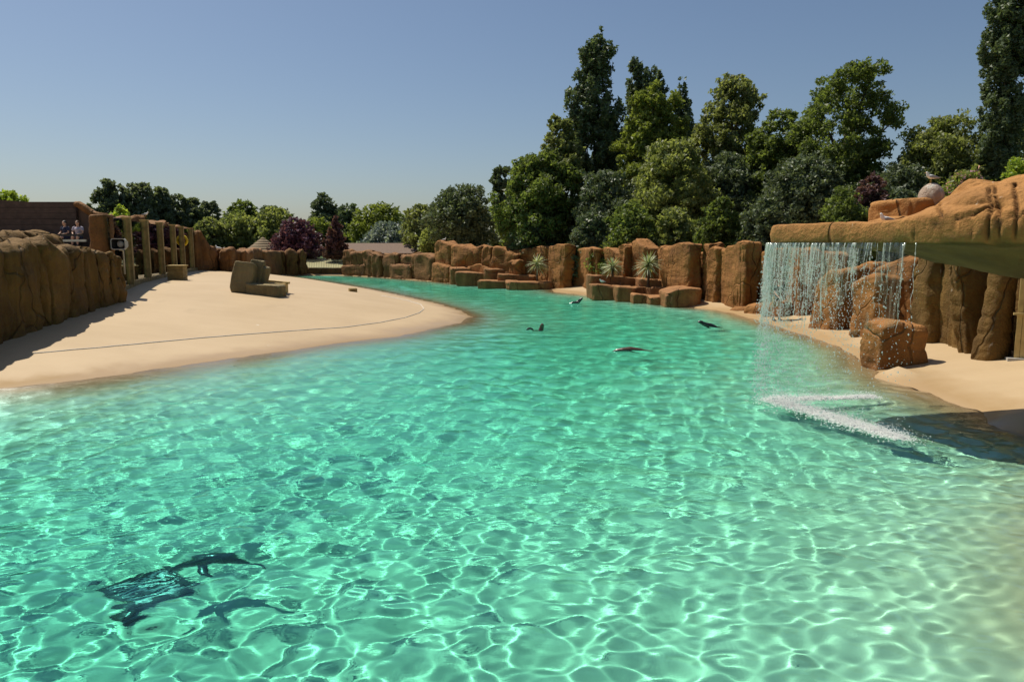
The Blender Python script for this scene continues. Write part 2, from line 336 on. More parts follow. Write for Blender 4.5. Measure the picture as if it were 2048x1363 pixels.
at = water.data.attributes.new('depth', 'FLOAT', 'POINT'); at.data.foreach_set('value', dep.astype(np.float32))
def water_mat():
    t = NT('clear_turquoise_water'); d = t.n('Attribute', attribute_name='depth').outputs['Fac']
    ch = [t.math('POWER', math.exp(-k), d) for k in (.62, .012, .062)]
    cc = t.n('CombineColor', i_0=ch[0], i_1=ch[1], i_2=ch[2]).outputs[0]
    n1 = t.noise(t.pos((1., 1.5, 1.), warp=.25, wscale=2.5), 11., 2., .6)
    yy = t.n('SeparateXYZ', i_0=t.n('NewGeometry').outputs['Position']).outputs['Y']; cal = t.n('MapRange', i_Value=yy, i_1=5.5, i_2=13., i_3=.22, i_4=1.2).outputs[0]; pat = t.n('MapRange', i_Value=t.noise(t.pos(), .35, 2.), i_1=.35, i_2=.65, i_3=.45, i_4=1.15).outputs[0]
    n1 = t.math('MULTIPLY', n1, t.math('MULTIPLY', cal, pat))
    bp = t.n('Bump', i_Height=n1, i_Strength=.55, i_Distance=.013)
    g = t.n('BsdfGlass', i_Color=cc, i_Roughness=0., i_IOR=1.33, i_Normal=bp.outputs[0]); t.link(g.outputs[0], t.out.inputs[0]); return t.m
water.data.materials.append(water_mat()); water.cycles.is_caustics_caster = True
# ------------------------------------------------------------------ rock builders
def slab_mesh(c, udir, w, t, zb, prof, taper=1.0, lean=0., leann=0., amp=.1, freq=1.2, n=44, m=22, e=.5, rnd=.22, seed=0, groove=.05, belly=0.):
    """rounded standing block: c = middle of its foot (x,y), udir along its width, prof = top heights (world z) across the width"""
    udir = np.array(udir[:2], float); udir /= np.linalg.norm(udir); nd = np.array([-udir[1], udir[0]])
    th = np.linspace(0, 2*math.pi, n, endpoint=False); cu = np.sign(np.cos(th))*np.abs(np.cos(th))**e; sv = np.sign(np.sin(th))*np.abs(np.sin(th))**e
    prof = np.array(prof, float); xs_ = np.linspace(-1, 1, len(prof)); r = min(rnd, t*.45, w*.45)
    rows = [(q, 0.) for q in np.linspace(0, 1, m)]+[(1, a) for a in np.linspace(0, math.pi/2, 7)[1:]]+[(1, 2.0), (1, 2.6), (1, 3.0)]
    V = []
    for q, a in rows:
        if a <= math.pi/2+1e-6: su = 1-(r/(w/2))*(1-math.cos(a)); s_v = 1-(r/(t/2))*(1-math.cos(a)); dz = r*math.sin(a)-r
        else: k = {2.0: .6, 2.6: .28, 3.0: .02}[a]; su = (1-r/(w/2))*k; s_v = (1-r/(t/2))*k; dz = .0
        top = np.interp(cu*su, xs_, prof); h = top-zb; z = zb+(h-r)*q if a == 0 else top+dz
        tp = taper+(1-taper)*q; bl = 1+belly*math.sin(math.pi*q)
        uu = cu*su*w/2*tp*bl+lean*(z-zb); vv = sv*s_v*t/2*tp*bl+leann*(z-zb)
        V.append(np.stack([c[0]+udir[0]*uu+nd[0]*vv, c[1]+udir[1]*uu+nd[1]*vv, z+0*uu], -1))
    V = np.array(V); K = len(rows)
    cen = V[:, :, :2].mean(1, keepdims=True); dr = V[:, :, :2]-cen; dr = dr/(np.linalg.norm(dr, axis=2, keepdims=True)+1e-6)
    nz = fbm(V*freq+seed*7.3, 5, seed)*amp*.8
    cv = np.clip(1-np.abs(fbm(V*np.array([1.1, 1.1, .22])*freq+seed*3.1+50, 3, seed+8))*2.4, 0, 1)**2; nz = nz-cv*amp*.95
    st = V[:, :, 2]*1.7+fbm(V*np.array([.9, .9, .5])+seed, 3, seed+3)*.9; g = np.exp(-((st-np.round(st))/.11)**2)*groove*(.3+.9*np.clip(fbm(V*1.1+seed*2, 2, seed+4)+.3, 0, 1))
    V[:, :, :2] += dr*(nz-g)[..., None]
    capw = np.array([0. if a == 0 else 1. for q, a in rows])[:, None]; V[:, :, 2] += capw*fbm(V*freq*1.5+31, 3, seed+5)*amp*.6
    f = [(i*n+k, i*n+(k+1) % n, (i+1)*n+(k+1) % n, (i+1)*n+k) for i in range(K-1) for k in range(n)]+[tuple(range((K-1)*n, K*n)), tuple(range(n))[::-1]]
    return V.reshape(-1, 3), f
def wall_line(pts): return [(px, T(px, py)) for px, py in pts]
def on_line(line, px):
    i = 0
    while i < len(line)-2 and px > line[i+1][0]: i += 1
    A, B = line[i][1], line[i+1][1]; k0 = ray(px, 600); k0 = k0[0]/k0[1]; ex, ey = B[0]-A[0], B[1]-A[1]; den = ex-k0*ey
    t = (k0*A[1]-A[0])/den if abs(den) > 1e-6 else 0; t = max(-2.5, min(3.5, t)); return A+(B-A)*t
def rock_wall(label, line, table, mat, thick=.9, sink=.5, seed=1, group=None, name='rock_wall', amp=.1, res=(44, 22), groove=.05, yaw=0., rnd=.22, e=.5):
    mid = line[len(line)//2][1]; th = thing(name, (mid[0], mid[1], 0), label, 'rock wall', group)
    for k, row in enumerate(table):
        xl, xr, tops = row[0], row[1], row[2]; opt = row[3] if len(row) > 3 else {}
        A = on_line(line, xl); B = on_line(line, xr); off = opt.get('off', 0.)
        d = B[:2]-A[:2]; w = np.linalg.norm(d); ud = d/w; nd = np.array([-ud[1], ud[0]])
        mm = (A[:2]+B[:2])/2
        if float(sdist(mm[0]+nd[0]*.5, mm[1]+nd[1]*.5)) < float(sdist(mm[0]-nd[0]*.5, mm[1]-nd[1]*.5)): nd = -nd
        tk = opt.get('thick', thick); cmid = (A[:2]+B[:2])/2+nd*(tk*.42-off)
        pr = []
        for i, yt in enumerate(tops):
            q = i/(len(tops)-1) if len(tops) > 1 else .5; Pm = A[:2]+(B[:2]-A[:2])*q+nd*(-off); pr.append(zat(CX, yt, Pm[1]))
        if len(pr) == 1: pr = pr*2
        if opt.get('face'): ud = np.array([1., 0.]); w *= .92
        yw = opt.get('yaw', yaw); ud = np.array([ud[0]*math.cos(yw)-ud[1]*math.sin(yw), ud[0]*math.sin(yw)+ud[1]*math.cos(yw)])
        zb = float(terr(cmid[0]-nd[0]*tk*.5, cmid[1]-nd[1]*tk*.5))-sink
        v, f = slab_mesh(cmid, ud, w*opt.get('wide', 1.07), tk, opt.get('zb', zb), pr, taper=opt.get('taper', 1.), lean=opt.get('lean', 0.), leann=opt.get('leann', 0.), amp=opt.get('amp', amp), seed=seed*31+k, n=res[0], m=res[1], groove=groove, rnd=opt.get('rnd', rnd), e=opt.get('e', e), freq=opt.get('freq', 1.2))
        mk('rock_panel', v, f, mat, th)
    return th
# right-hand wall of tall upright panels
lineD = wall_line([(1060, 569), (1120, 571), (1190, 577), (1300, 588), (1402, 599), (1480, 607), (1560, 622)])
tabD = [(1060, 1108, [496, 491, 494, 500]), (1098, 1144, [494, 489, 489], dict(lean=.12, off=.5)), (1143, 1190, [499, 494, 497]), (1189, 1201, [498, 499], dict(off=.2)), (1200, 1246, [494, 496, 503]),
        (1243, 1261, [492, 486, 490], dict(off=.35)), (1260, 1300, [481, 478, 488, 498], dict(off=.1)), (1300, 1319, [494, 492, 494], dict(off=-.3)), (1317, 1398, [498, 494, 489, 486, 488], dict(off=.35)),
        (1397, 1418, [486, 485], dict(off=-.1, lean=.02)), (1416, 1443, [500, 493, 499], dict(off=.2)), (1441, 1514, [501, 493, 489, 484, 487], dict(off=.4, taper=.93)), (1510, 1562, [508, 500, 496], dict(off=.1, taper=.9)), (1558, 1612, [498, 495, 500])]+[(a_, a_+130, [506, 505], dict(off=-.75, thick=.7, yaw=0.)) for a_ in (1055, 1180, 1305, 1430, 1500)]
rock_wall('tall orange wall of upright rock panels on the right shore', lineD, tabD, M['rock'], thick=1.0, seed=2, amp=.15, res=(84, 44), yaw=-.22, rnd=.1, e=.34)
toe = thing('low_rock', T(1510, 628), 'low sloping rock toe at the foot of the tall panels beside the waterfall', 'rock')
for k, (a, b, yt, yb) in enumerate([(1468, 1505, 612, 621), (1500, 1545, 604, 627), (1538, 1580, 601, 634)]):
    A = T(a, yb-2); B = T(b, yb); v, f = slab_mesh((A[:2]+B[:2])/2+np.array([.2, .5]), (B-A)[:2], np.linalg.norm((B-A)[:2])*1.1, 1.2, float(terr(A[0], A[1]))-.4, [zat(CX, yt+5, A[1]), zat(CX, yt, B[1])], amp=.06, seed=300+k, rnd=.35); mk('rock_panel', v, f, M['rock'], toe)
# back wall in the middle, behind the first island
lineC = wall_line([(868, 561), (930, 564.5), (1000, 567), (1070, 570)])
tabC = [(868, 908, [489, 481, 484, 492]), (904, 948, [490, 487, 490, 500], dict(off=.2)), (944, 972, [500, 492, 490, 495]), (968, 988, [497, 493, 496], dict(off=.15)), (984, 1036, [495, 493, 498, 505, 508], dict(off=.25)), (1018, 1064, [499, 498, 500], dict(off=-.3)), (1030, 1053, [520, 520], dict(off=.9, thick=.8)),
        (872, 905, [527, 525, 530], dict(off=.5, thick=.7)), (940, 990, [532, 530, 533], dict(off=.45, thick=.7))]
rock_wall('lumpy orange-brown rock wall behind the stepped island with a gull on its top', lineC, tabC, M['rock'], thick=1.3, seed=3, amp=.2, res=(48, 24))
lineB = wall_line([(686, 547.5), (745, 550.5), (800, 554), (872, 560)])
tabB = [(687, 708, [500, 499, 507]), (704, 733, [505, 502, 503], dict(off=.1)), (732, 758, [503, 500, 504, 508], dict(off=.3)), (755, 772, [510, 508, 511], dict(off=.6)), (773, 801, [507, 506, 508], dict(off=.4)), (799, 812, [509, 510]), (808, 841, [510, 508, 505], dict(off=.2)), (834, 874, [511, 507, 508, 514], dict(off=.4)),
        (690, 740, [530, 529], dict(off=.35, thick=.6)), (790, 830, [527, 529], dict(off=.55, thick=.7))]
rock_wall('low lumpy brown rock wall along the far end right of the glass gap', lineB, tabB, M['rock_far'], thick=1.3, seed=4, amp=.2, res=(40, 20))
lineA = wall_line([(400, 540), (440, 541), (480, 544.5), (540, 546), (614, 546.5)])
tabA = [(393, 434, [462, 461, 478, 492, 497], dict(off=.3)), (430, 456, [500, 497, 499]), (452, 476, [498, 496, 497], dict(off=.2)), (472, 491, [500, 498, 499]), (488, 506, [501, 499, 502], dict(off=.3)), (503, 529, [500, 496, 499], dict(off=.1)), (525, 560, [503, 501, 502], dict(off=.4)),
        (556, 574, [504, 502, 504]), (573, 598, [503, 497, 502], dict(off=.3, rnd=.5)), (597, 614, [499, 496, 500], dict(off=.5, rnd=.5)), (440, 470, [520, 522], dict(off=.5, thick=.7)), (500, 540, [523, 520], dict(off=.6, thick=.7))]
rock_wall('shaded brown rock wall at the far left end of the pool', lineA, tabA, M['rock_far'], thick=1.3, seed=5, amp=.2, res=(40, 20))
# glass gap in the far wall
gA = on_line(lineB, 687); gB = lineA[-1][1]; gy = (gA[1]+gB[1])/2
gw = thing('glass_barrier', ((gA[0]+gB[0])/2, gy, 0), 'clear glass viewing panel in the gap of the far rock wall', 'glass barrier')
x0 = PY(612, 540, gy)[0]; x1 = PY(690, 540, gy)[0]
v, f = slab_mesh(((x0+x1)/2, gy+.3), (1, 0), x1-x0+1, .8, -.5, [zat(CX, 536, gy)]*2, amp=.06, seed=77); mk('low_wall', v, f, M['rock_far'], gw)
for k in range(2):
    b = MB(); xa = x0+(x1-x0)*k/2; b.box((xa+(x1-x0)/4, gy+.2, (zat(CX, 536, gy)+zat(CX, 500, gy))/2), ((x1-x0)/2-.03, .02, zat(CX, 500, gy)-zat(CX, 537, gy))); b.build('glass_pane', M['glass'], gw, False)
ry = gy+3; rail = thing('railing', PY(650, 540, ry), 'pale metal picket railing seen through the far glass panel', 'railing'); rz0, rz1 = zat(CX, 537, ry), zat(CX, 518, ry)
xa, xb = PY(606, 540, ry)[0], PY(694, 540, ry)[0]
for zz in (rz0+.1, rz1-.15): b = MB(); b.box(((xa+xb)/2, ry, zz), (xb-xa, .05, .05)); b.build('rail', M['steel'], rail, False)
for k in range(27): b = MB(); b.box((xa+(xb-xa)*k/26, ry+.03, (rz0+rz1)/2-.5), (.03, .02, rz1-rz0+1.0)); b.build('picket', M['steel'], rail, False)
# near left wall
lineL = wall_line([(-150, 760), (0, 688), (60, 664), (120, 641), (200, 612), (260, 597)])
tabL = [(-260, -140, [480, 470]), (-150, -60, [478, 470, 482]), (-70, 26, [482, 485, 489], dict(rnd=.35)), (18, 90, [489, 487, 478, 476], dict(rnd=.4)), (82, 140, [478, 474, 492, 497], dict(rnd=.35, off=.1)), (134, 170, [498, 489, 496], dict(off=.05)), (164, 198, [500, 494, 505], dict(rnd=.3, off=.12)), (192, 226, [498, 503, 512], dict(off=.1)), (218, 248, [501, 504, 508], dict(off=.1)),
        (78, 128, [464, 459, 463], dict(off=-.7, rnd=.5)), (128, 195, [470, 464, 467, 470], dict(off=-.8, rnd=.4))]
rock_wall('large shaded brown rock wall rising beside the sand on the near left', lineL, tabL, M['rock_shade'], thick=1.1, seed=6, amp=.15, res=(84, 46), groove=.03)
# rocks behind the fence
lineP = [(160, PY(160, 520, 47)), (420, PY(420, 520, 66))]
tabP = [(212, 262, [426, 430, 436, 438]), (255, 302, [438, 440, 433, 432]), (298, 345, [434, 444, 446, 443]), (338, 376, [444, 449, 453]), (370, 412, [454, 459, 463])]
rock_wall('orange-brown rock outcrop standing behind the glass fence', lineP, tabP, M['rock_far'], thick=2, seed=8, amp=.25, res=(40, 20), name='rock_outcrop')
P0 = PY(204, 485, 27.5)
v, f = slab_mesh((P0[0], P0[1]), (1, 0), 36/F*27.5, .7, float(terr(P0[0], P0[1]))-.2, [zat(CX, 429, 27.5)]*2, taper=1.35, amp=.05, seed=88, rnd=.08, lean=0.02)
# the pillar narrows upward: feet wider than the top
pil = mk('rock_pillar', v, f, M['rock_far']); tag(pil, 'tapering brown rock pillar between the stand and the glass fence', 'rock pillar')
# ------------------------------------------------------------------ stepped islands
def island(label, tiers, seed):
    fr = tiers[-1]; c = PZ((fr[0][0]+fr[0][1])/2, fr[0][3]); th = thing('rock_island', (c[0], c[1], 0), label, 'rock island')
    for ti, tier in enumerate(tiers):
        for k, (a, b, yt, yb, back, tk) in enumerate(tier):
            A = PZ(a, yb); B = PZ(b, yb); A[1] += back; B[1] += back; A[0] *= A[1]/(A[1]-back); B[0] *= B[1]/(B[1]-back)
            ud = (B-A)[:2]; w = np.linalg.norm(ud); nd = np.array([-ud[1], ud[0]])/w; nd = nd if nd[1] > 0 else -nd
            cm = (A[:2]+B[:2])/2+nd*tk/2; pr = [zat(CX, q, (A[1]+B[1])/2) for q in (yt if isinstance(yt, list) else [yt, yt])]
            v, f = slab_mesh(cm, ud, w*1.1, tk*1.2, -1.2, pr, amp=.10, freq=1.0, seed=seed+ti*20+k, rnd=.10, n=48, m=18, e=.36, taper=.97, groove=.03); mk('rock_ledge', v, f, M['rock_ledge'], th)
    return th
def split(a, b, y0, y1, yb0, yb1, back, tk, cuts):
    c = [0]+cuts+[1]; return [(a+(b-a)*p, a+(b-a)*q, [y0+(y1-y0)*p, y0+(y1-y0)*q], yb0+(yb1-yb0)*(p+q)/2, back, tk) for p, q in zip(c[:-1], c[1:])]
isl1 = island('stepped brown rock island in front of the middle wall', [split(901, 1044, 534, 540, 569, 577, 2.0, 1.3, [.48]), split(915, 1067, 543, 551, 570, 578, .9, 1.2, [.55]), split(957, 1103, 561, 564, 574.5, 579.5, 0., 1.2, [.4])], 500)
isl2 = island('stepped brown rock island nearer the right shore with a gull and two spiky plants', [split(1181, 1360, 550, 562, 598, 608, 2.1, 1.3, [.55]), [(1268, 1300, [575, 575], 603, .95, 1.2), (1298, 1340, [575, 576], 605, .95, 1.2)], [(1185, 1235, [568, 571], 598.5, .1, 1.9), (1232, 1270, [572, 574], 602, .1, 1.9)], [(1266, 1304, [588, 592], 605, -.1, 1.1), (1300, 1336, [592, 594], 608, -.1, 1.1)], [(1333, 1402, [586, 577, 575, 578], 612.5, -.2, 1.9)]], 560)
# ------------------------------------------------------------------ boulder under the waterfall
bb0, bb1 = T(1733, 733), T(1868, 738)
v, f = slab_mesh((bb0[:2]+bb1[:2])/2+np.array([.12, .55]), (1, .1), np.linalg.norm((bb1-bb0)[:2])*.84, 1.0, -.25, [zat(CX, 662, 16.6), zat(CX, 656, 16.6), zat(CX, 663, 16.6), zat(CX, 667, 16.6)], taper=1.08, amp=.09, seed=41, n=90, m=50, rnd=.16, e=.42, groove=.045)
bo = mk('boulder', v, f, M['rock']); tag(bo, 'flat-topped brown boulder standing on the sand beneath the waterfall', 'boulder')
# cave rocks behind the waterfall
cave = thing('cave_rock', T(1690, 668), 'orange rock mass with a dark cave mouth behind the waterfall', 'rock')
for k, (a, b, tops, yb, off, tk, ln) in enumerate([(1608, 1668, [560, 535, 528], 655, 0, 1.3, .12), (1655, 1690, [528, 520], 640, -.9, 1.4, 0), (1640, 1735, [540, 520, 512, 520], 660, -2.2, 1.2, 0), (1708, 1770, [560, 548, 542], 668, 0.2, 1.2, -.12), (1755, 1830, [530, 524, 528], 676, -1.2, 1.2, 0.)]):
    A, B = T(a, yb), T(b, yb+6); ud = (B-A)[:2]; nd = np.array([-ud[1], ud[0]]); nd /= np.linalg.norm(nd); nd = nd if nd[1] > 0 else -nd; cm = (A[:2]+B[:2])/2+nd*(tk/2-off)
    v, f = slab_mesh(cm, ud, np.linalg.norm(ud)*1.08, tk, float(terr(cm[0], cm[1]))-.5, [zat(CX, q, A[1]) for q in tops], amp=.12, seed=700+k, lean=ln, n=56, m=30, rnd=.3); mk('rock_panel', v, f, M['rock'], cave)
sm = [T(1722, 672), T(1745, 690)]
for k, p in enumerate(sm):
    b = MB(); b.ball((p[0], p[1]+.15, p[2]+.05), (.28, .25, .22+.08*k), 14, 10); v = np.concatenate(b.v); v += fbm(v*3, 3, 60+k)[:, None]*.05; o = mk('stone', v, b.f, M['rock_shade']); tag(o, ['small dark stone at the cave mouth behind the falling water', 'small dark stone touching the left side of the flat-topped boulder'][k], 'stone', 'small stones by the cave')
# shelter wall under the overhang, with pillars
lineS = wall_line([(1800, 676), (1870, 689), (1990, 704)])
tabS = [(1826, 1868, [500, 498], dict(face=1, off=.1)), (1862, 1902, [502, 500], dict(face=1, off=-.1)), (1897, 1952, [505, 505], dict(face=1, off=.05)), (1940, 1990, [512, 512], dict(face=1, off=.25, lean=-.16, thick=.6)), (1985, 2030, [515, 515], dict(face=1, off=-.2)), (2025, 2110, [515, 515], dict(face=1, off=-.1))]
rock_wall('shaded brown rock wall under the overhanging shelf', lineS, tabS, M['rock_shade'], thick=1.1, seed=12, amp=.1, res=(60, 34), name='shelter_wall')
A = T(1972, 715); B = T(2032, 720); cm = (A[:2]+B[:2])/2+np.array([0., .35]); wd = np.linalg.norm((B-A)[:2])
v, f = slab_mesh(cm, (B-A)[:2], wd*.66, .62, float(terr(cm[0], cm[1]))-.3, [zat(CX, 540, cm[1])+.25]*2, taper=1.5, amp=.06, seed=55, n=60, m=50, e=.75, rnd=.1, lean=.05); pl = mk('rock_column', v, f, M['rock_shade']); tag(pl, 'flared rock column holding up the overhang at the right edge', 'column')
# timber fence at the right edge
tf = thing('timber_fence', T(2030, 719), 'pale vertical plank fence beside the flared column at the right edge', 'fence'); p0 = T(2026, 719); dirx = np.array([.93, -.36]); zf0 = float(p0[2]); zt = zat(CX, 556, p0[1])
for k in range(9):
    b = MB(); q = p0[:2]+dirx*(.06+k*.115); b.box((q[0], q[1], (zf0+.05+zt)/2), (.105, .03, zt-zf0-.05), Matrix.Rotation(math.atan2(dirx[1], dirx[0]), 4, 'Z')); b.build('plank', M['wood_light'], tf, False)
zr = zat(CX, 627, p0[1]); b = MB(); q = p0[:2]+dirx*.5+np.array([-.03, -.05]); b.box((q[0], q[1], zr), (1.15, .07, .05), Matrix.Rotation(math.atan2(dirx[1], dirx[0]), 4, 'Z')); b.build('rail', M['wood_light'], tf, False)
b = MB(); q = p0[:2]+dirx*.5; b.box((q[0], q[1]-.02, zf0-.03), (1.3, .25, .16), Matrix.Rotation(math.atan2(dirx[1], dirx[0]), 4, 'Z')); b.build('kerb', M['grey'], tf, False)
# ------------------------------------------------------------------ overhanging waterfall shelf
ol = np.array([(9.6, 8.6), (8.2, 9.35), (7.2, 10.15), (6.45, 11.0), (5.95, 12.1), (5.5, 13.3), (5.15, 14.2), (5.13, 14.6), (5.35, 14.9), (5.9, 15.05), (7.0, 14.95), (8.2, 14.5), (9.3, 14.1), (10.6, 13.8), (12.5, 13.4), (13.6, 12), (13.2, 10), (11.5, 8.6)])
def resample(pl, step):
    n = len(pl); out = []
    for i in range(n):
        p0_, p1_, p2_, p3_ = pl[i-1], pl[i], pl[(i+1) % n], pl[(i+2) % n]; L = np.linalg.norm(p2_-p1_); k = max(2, int(L/(step[i] if isinstance(step, list) else step)))
        for j in range(k):
            t = j/k; out.append(.5*((2*p1_)+(-p0_+p2_)*t+(2*p0_-5*p1_+4*p2_-p3_)*t*t+(-p0_+3*p1_-3*p2_+p3_)*t**3))
    return np.array(out)
olr = resample(ol, [.12, .02, .016, .022]+[.03]*5+[.12]*9)
def shelf_top(x, y):
    # ridge rising to the right of the lip
    t = ((x-6.5)*1.9+(y-12.2)*-1.2)/(1.9**2+1.2**2); d = -sdist(x, y, olr[::4])
    H = np.interp(t, [-.06, .0, .12, .25, .40, .5, .58, .75, 1.4, 3], [0, .03, .24, .44, .63, .60, .57, .66, .75, .8]); front = np.where(d < 1.15, np.clip(d/1.15, 0, 1)**.62, 1.); ahead = sstep(15.2, 13.2, y)
    return 3.58+H*front*(.35+.65*ahead)-.04*(1-sstep(-.1, .3, t))*sstep(.3, .8, d)
def shelf_bot(x, y):
    d = -sdist(x, y, olr[::4]); t = ((x-6.5)*1.9+(y-12.2)*-1.2)/(1.9**2+1.2**2)
    return 3.19-.5*sstep(.2, 2.2, d)*sstep(-.6, .9, t)-.05*sstep(.1, 1.2, d)
Cc = np.array([9.6, 12.0]); ks = [0, .004, .009, .015, .022, .03]+list(np.arange(.036, .40, .0056))+[.42, .45, .5, .56, .62, .7, .8, .9, .985]; ksb = [0, .004, .009, .015, .022, .03, .045, .06, .08, .1, .13, .17, .21, .25, .3, .36, .42, .5, .6, .72, .86, .985]
rings = []
for side in (1, -1):
    R_ = []
    for k in (ks if side == 1 else ksb):
        xy = olr*(1-k)+Cc*k; dd = np.linalg.norm(xy-olr, axis=1); a = np.clip(dd/.10, 0, 1); e_ = np.clip(1-(1-a)**3, 0, 1)**(1/3)
        tz = shelf_top(xy[:, 0], xy[:, 1]) if side == 1 else shelf_bot(xy[:, 0], xy[:, 1]); z = 3.39+(tz-3.39)*(e_ if k > 0 else 0); R_.append(np.concatenate([xy, z[:, None]], 1))
    rings.append(R_)
Rl = rings[1][::-1]+rings[0][1:]; Vv = np.array(Rl); n = len(olr)
cen = Cc; dr = Vv[:, :, :2]-cen; dr /= np.linalg.norm(dr, axis=2, keepdims=True)+1e-6
V0 = Vv.copy(); am = .05+.05*sstep(6.4, 7.2, Vv[:, :, 0]); nz = (fbm(Vv*1.3, 5, 91)-.9*np.clip(1-np.abs(fbm(Vv*np.array([.8, .8, 1.6])+9, 3, 92))*2.2, 0, 1)**2)*am; Vv[:, :, :2] += dr*(nz*.8)[..., None]; Vv[:, :, 2] += nz*.45
# carved joints on the hump
def on_shelf(px, py):
    d = ray(px, py); ts = np.linspace(9, 14, 700); p = np.array([0, 0, CAM_H])+d*ts[:, None]; h = np.where(sdist(p[:, 0], p[:, 1], olr[::4]) < 0, shelf_top(p[:, 0], p[:, 1]), -9); i = int(np.argmax(p[:, 2] <= h)) if (p[:, 2] <= h).any() else None
    return None if i is None else p[i]
JOINTS = [[(1826, 462), (1843, 451), (1865, 442), (1888, 438), (1915, 433), (1943, 425), (1971, 415), (1993, 410)], [(1936, 468), (1943, 461), (1961, 450), (1975, 446), (1996, 440), (2016, 434), (2034, 430), (2060, 419)],
          [(1983, 378), (1981, 414), (1975, 447), (1973, 466)], [(1993, 375), (1995, 409), (1998, 439), (1998, 466)], [(2030, 368), (2033, 400), (2033, 428), (2030, 464)], [(1872, 404), (1879, 419), (1888, 438)], [(1700, 452), (1703, 462)]]
groov = np.zeros(Vv.shape[:2]); topm = np.zeros(Vv.shape[:2], bool); topm[len(rings[1])-3:] = True
for jn in JOINTS:
    jn = [(a_[0]+(b_[0]-a_[0])*u_/6, a_[1]+(b_[1]-a_[1])*u_/6) for a_, b_ in zip(jn[:-1], jn[1:]) for u_ in range(6)]+[jn[-1]]
    pp = [q for q in (on_shelf(*j) for j in jn) if q is not None]
    for A_, B_ in zip(pp[:-1], pp[1:]):
        e_ = B_-A_; t_ = np.clip(((V0-A_)@e_)/(e_@e_+1e-9), 0, 1); dd_ = np.linalg.norm(V0-(A_+t_[..., None]*e_)+.018*fbm(V0*5, 2, 14)[..., None], axis=2); groov = np.maximum(groov, np.exp(-(dd_/.02)**2))
Vv[:, :, 2] -= groov*.06*topm; Vv[:, :, :2] -= dr*(groov*.05*topm)[..., None]
K = len(Rl); ff = [(i*n+k, (i+1)*n+k, (i+1)*n+(k+1) % n, i*n+(k+1) % n) for i in range(K-1) for k in range(n)]+[tuple(range(n)), tuple(range((K-1)*n, K*n))[::-1]]
shelf = mk('overhang_rock', Vv.reshape(-1, 3), [q[::-1] for q in ff], M['rock_dish']); at = shelf.data.attributes.new('joint', 'FLOAT', 'POINT'); at.data.foreach_set('value', (groov*topm).ravel().astype(np.float32)); tag(shelf, 'big overhanging orange rock shelf with a rounded lip that the waterfall spills from', 'rock')
# rocks heaped on the shelf behind the hump
up = thing('rock_block', PY(1830, 440, 13.4), 'blocky orange rock on top of the shelf under the gull', 'rock')
for k, (a, b, tops, zb_, Y, tk) in enumerate([(1797, 1875, [396, 394, 390], 3.3, 13.2, 1.0), (1770, 1850, [437, 432, 428], 3.3, 12.9, .7)]):
    A, B = PY(a, 440, Y), PY(b, 440, Y+.3); v, f = slab_mesh((A[:2]+B[:2])/2+np.array([0, tk/2]), (B-A)[:2], np.linalg.norm((B-A)[:2]), tk, zb_, [zat(CX, q, Y) for q in tops], amp=.07, seed=800+k, n=50, m=18, rnd=.1, e=.4); mk('rock_panel', v, f, M['rock_dish'], up)
dm = MB(); dc = PY(1862, 394, 13.6); dm.ball((dc[0], dc[1], dc[2]-.02), (.22, .22, .27), 24, 16); v = np.concatenate(dm.v); v += fbm(v*4, 2, 12)[:, None]*.015
M['guano'] = rock_mat('guano_rock', (.26, .16, .10), (.36, .27, .2), (.5, .42, .36), guano=.16, crack_scale=.01)
o = mk('rock_dome', v, dm.f, M['guano']); tag(o, 'small dome-shaped rock streaked white with droppings under the gull', 'rock')
# ------------------------------------------------------------------ rock pile with planks on the beach
def rock_box(name, c, d, rot, mat, parent, seed, amp=.05, e=.35):
    b = MB(); b.ball((0, 0, 0), 1., 30, 22); v = np.concatenate(b.v); r_ = np.abs(v).max(1, keepdims=True); v = v*(1-e)+e*v/r_ if False else np.sign(v)*np.abs(v)**e
    v *= np.array(d)/2; v += fbm(v*2.2+seed, 4, seed)[:, None]*amp*v/(np.linalg.norm(v, axis=1, keepdims=True)+1e-6); v = v@np.array(rot.to_3x3()).T+np.array(c); return mk(name, v, b.f, mat, parent)
pc = T(512, 588); s = pc[1]/F
pile = thing('rock_pile', tuple(pc), 'grey-brown rock slabs propped up with planks on the sand', 'rock pile')
rock_box('rock_slab', pc+np.array([-28*s, .25, 31*s]), (42*s, .5, 64*s), Matrix.Rotation(R(9), 4, 'Y') @ Matrix.Rotation(R(-10), 4, 'X'), M['rock_grey'], pile, 3, .08, .2)
rock_box('rock_slab', pc+np.array([-12*s, .75, 34*s]), (26*s, .4, 62*s), Matrix.Rotation(R(11), 4, 'Y') @ Matrix.Rotation(R(-8), 4, 'X'), M['rock_grey'], pile, 4, .08, .2)
rock_box('rock_slab', pc+np.array([4*s, .9, 32*s]), (13*s, .6, 40*s), Matrix.Rotation(R(14), 4, 'Y'), M['rock_grey'], pile, 5)
rock_box('rock_slab', pc+np.array([18*s, .1, 7*s]), (70*s, .75, 26*s), Matrix.Rotation(R(3), 4, 'Y') @ Matrix.Rotation(R(-8), 4, 'Z'), M['rock_grey'], pile, 6, .08, .22)
for k in range(2): b = MB(); b.box(pc+np.array([18*s, .75+k*.55, 19*s+k*.06]), (62*s, .22, .09), Matrix.Rotation(R(-6), 4, 'Z') @ Matrix.Rotation(R(5), 4, 'Y')); b.build('plank', M['wood_light'], pile, False)
b = MB(); b.box(pc+np.array([42*s, 1.1, 10*s]), (.12, .5, 22*s)); b.build('plank', M['wood_light'], pile, False)
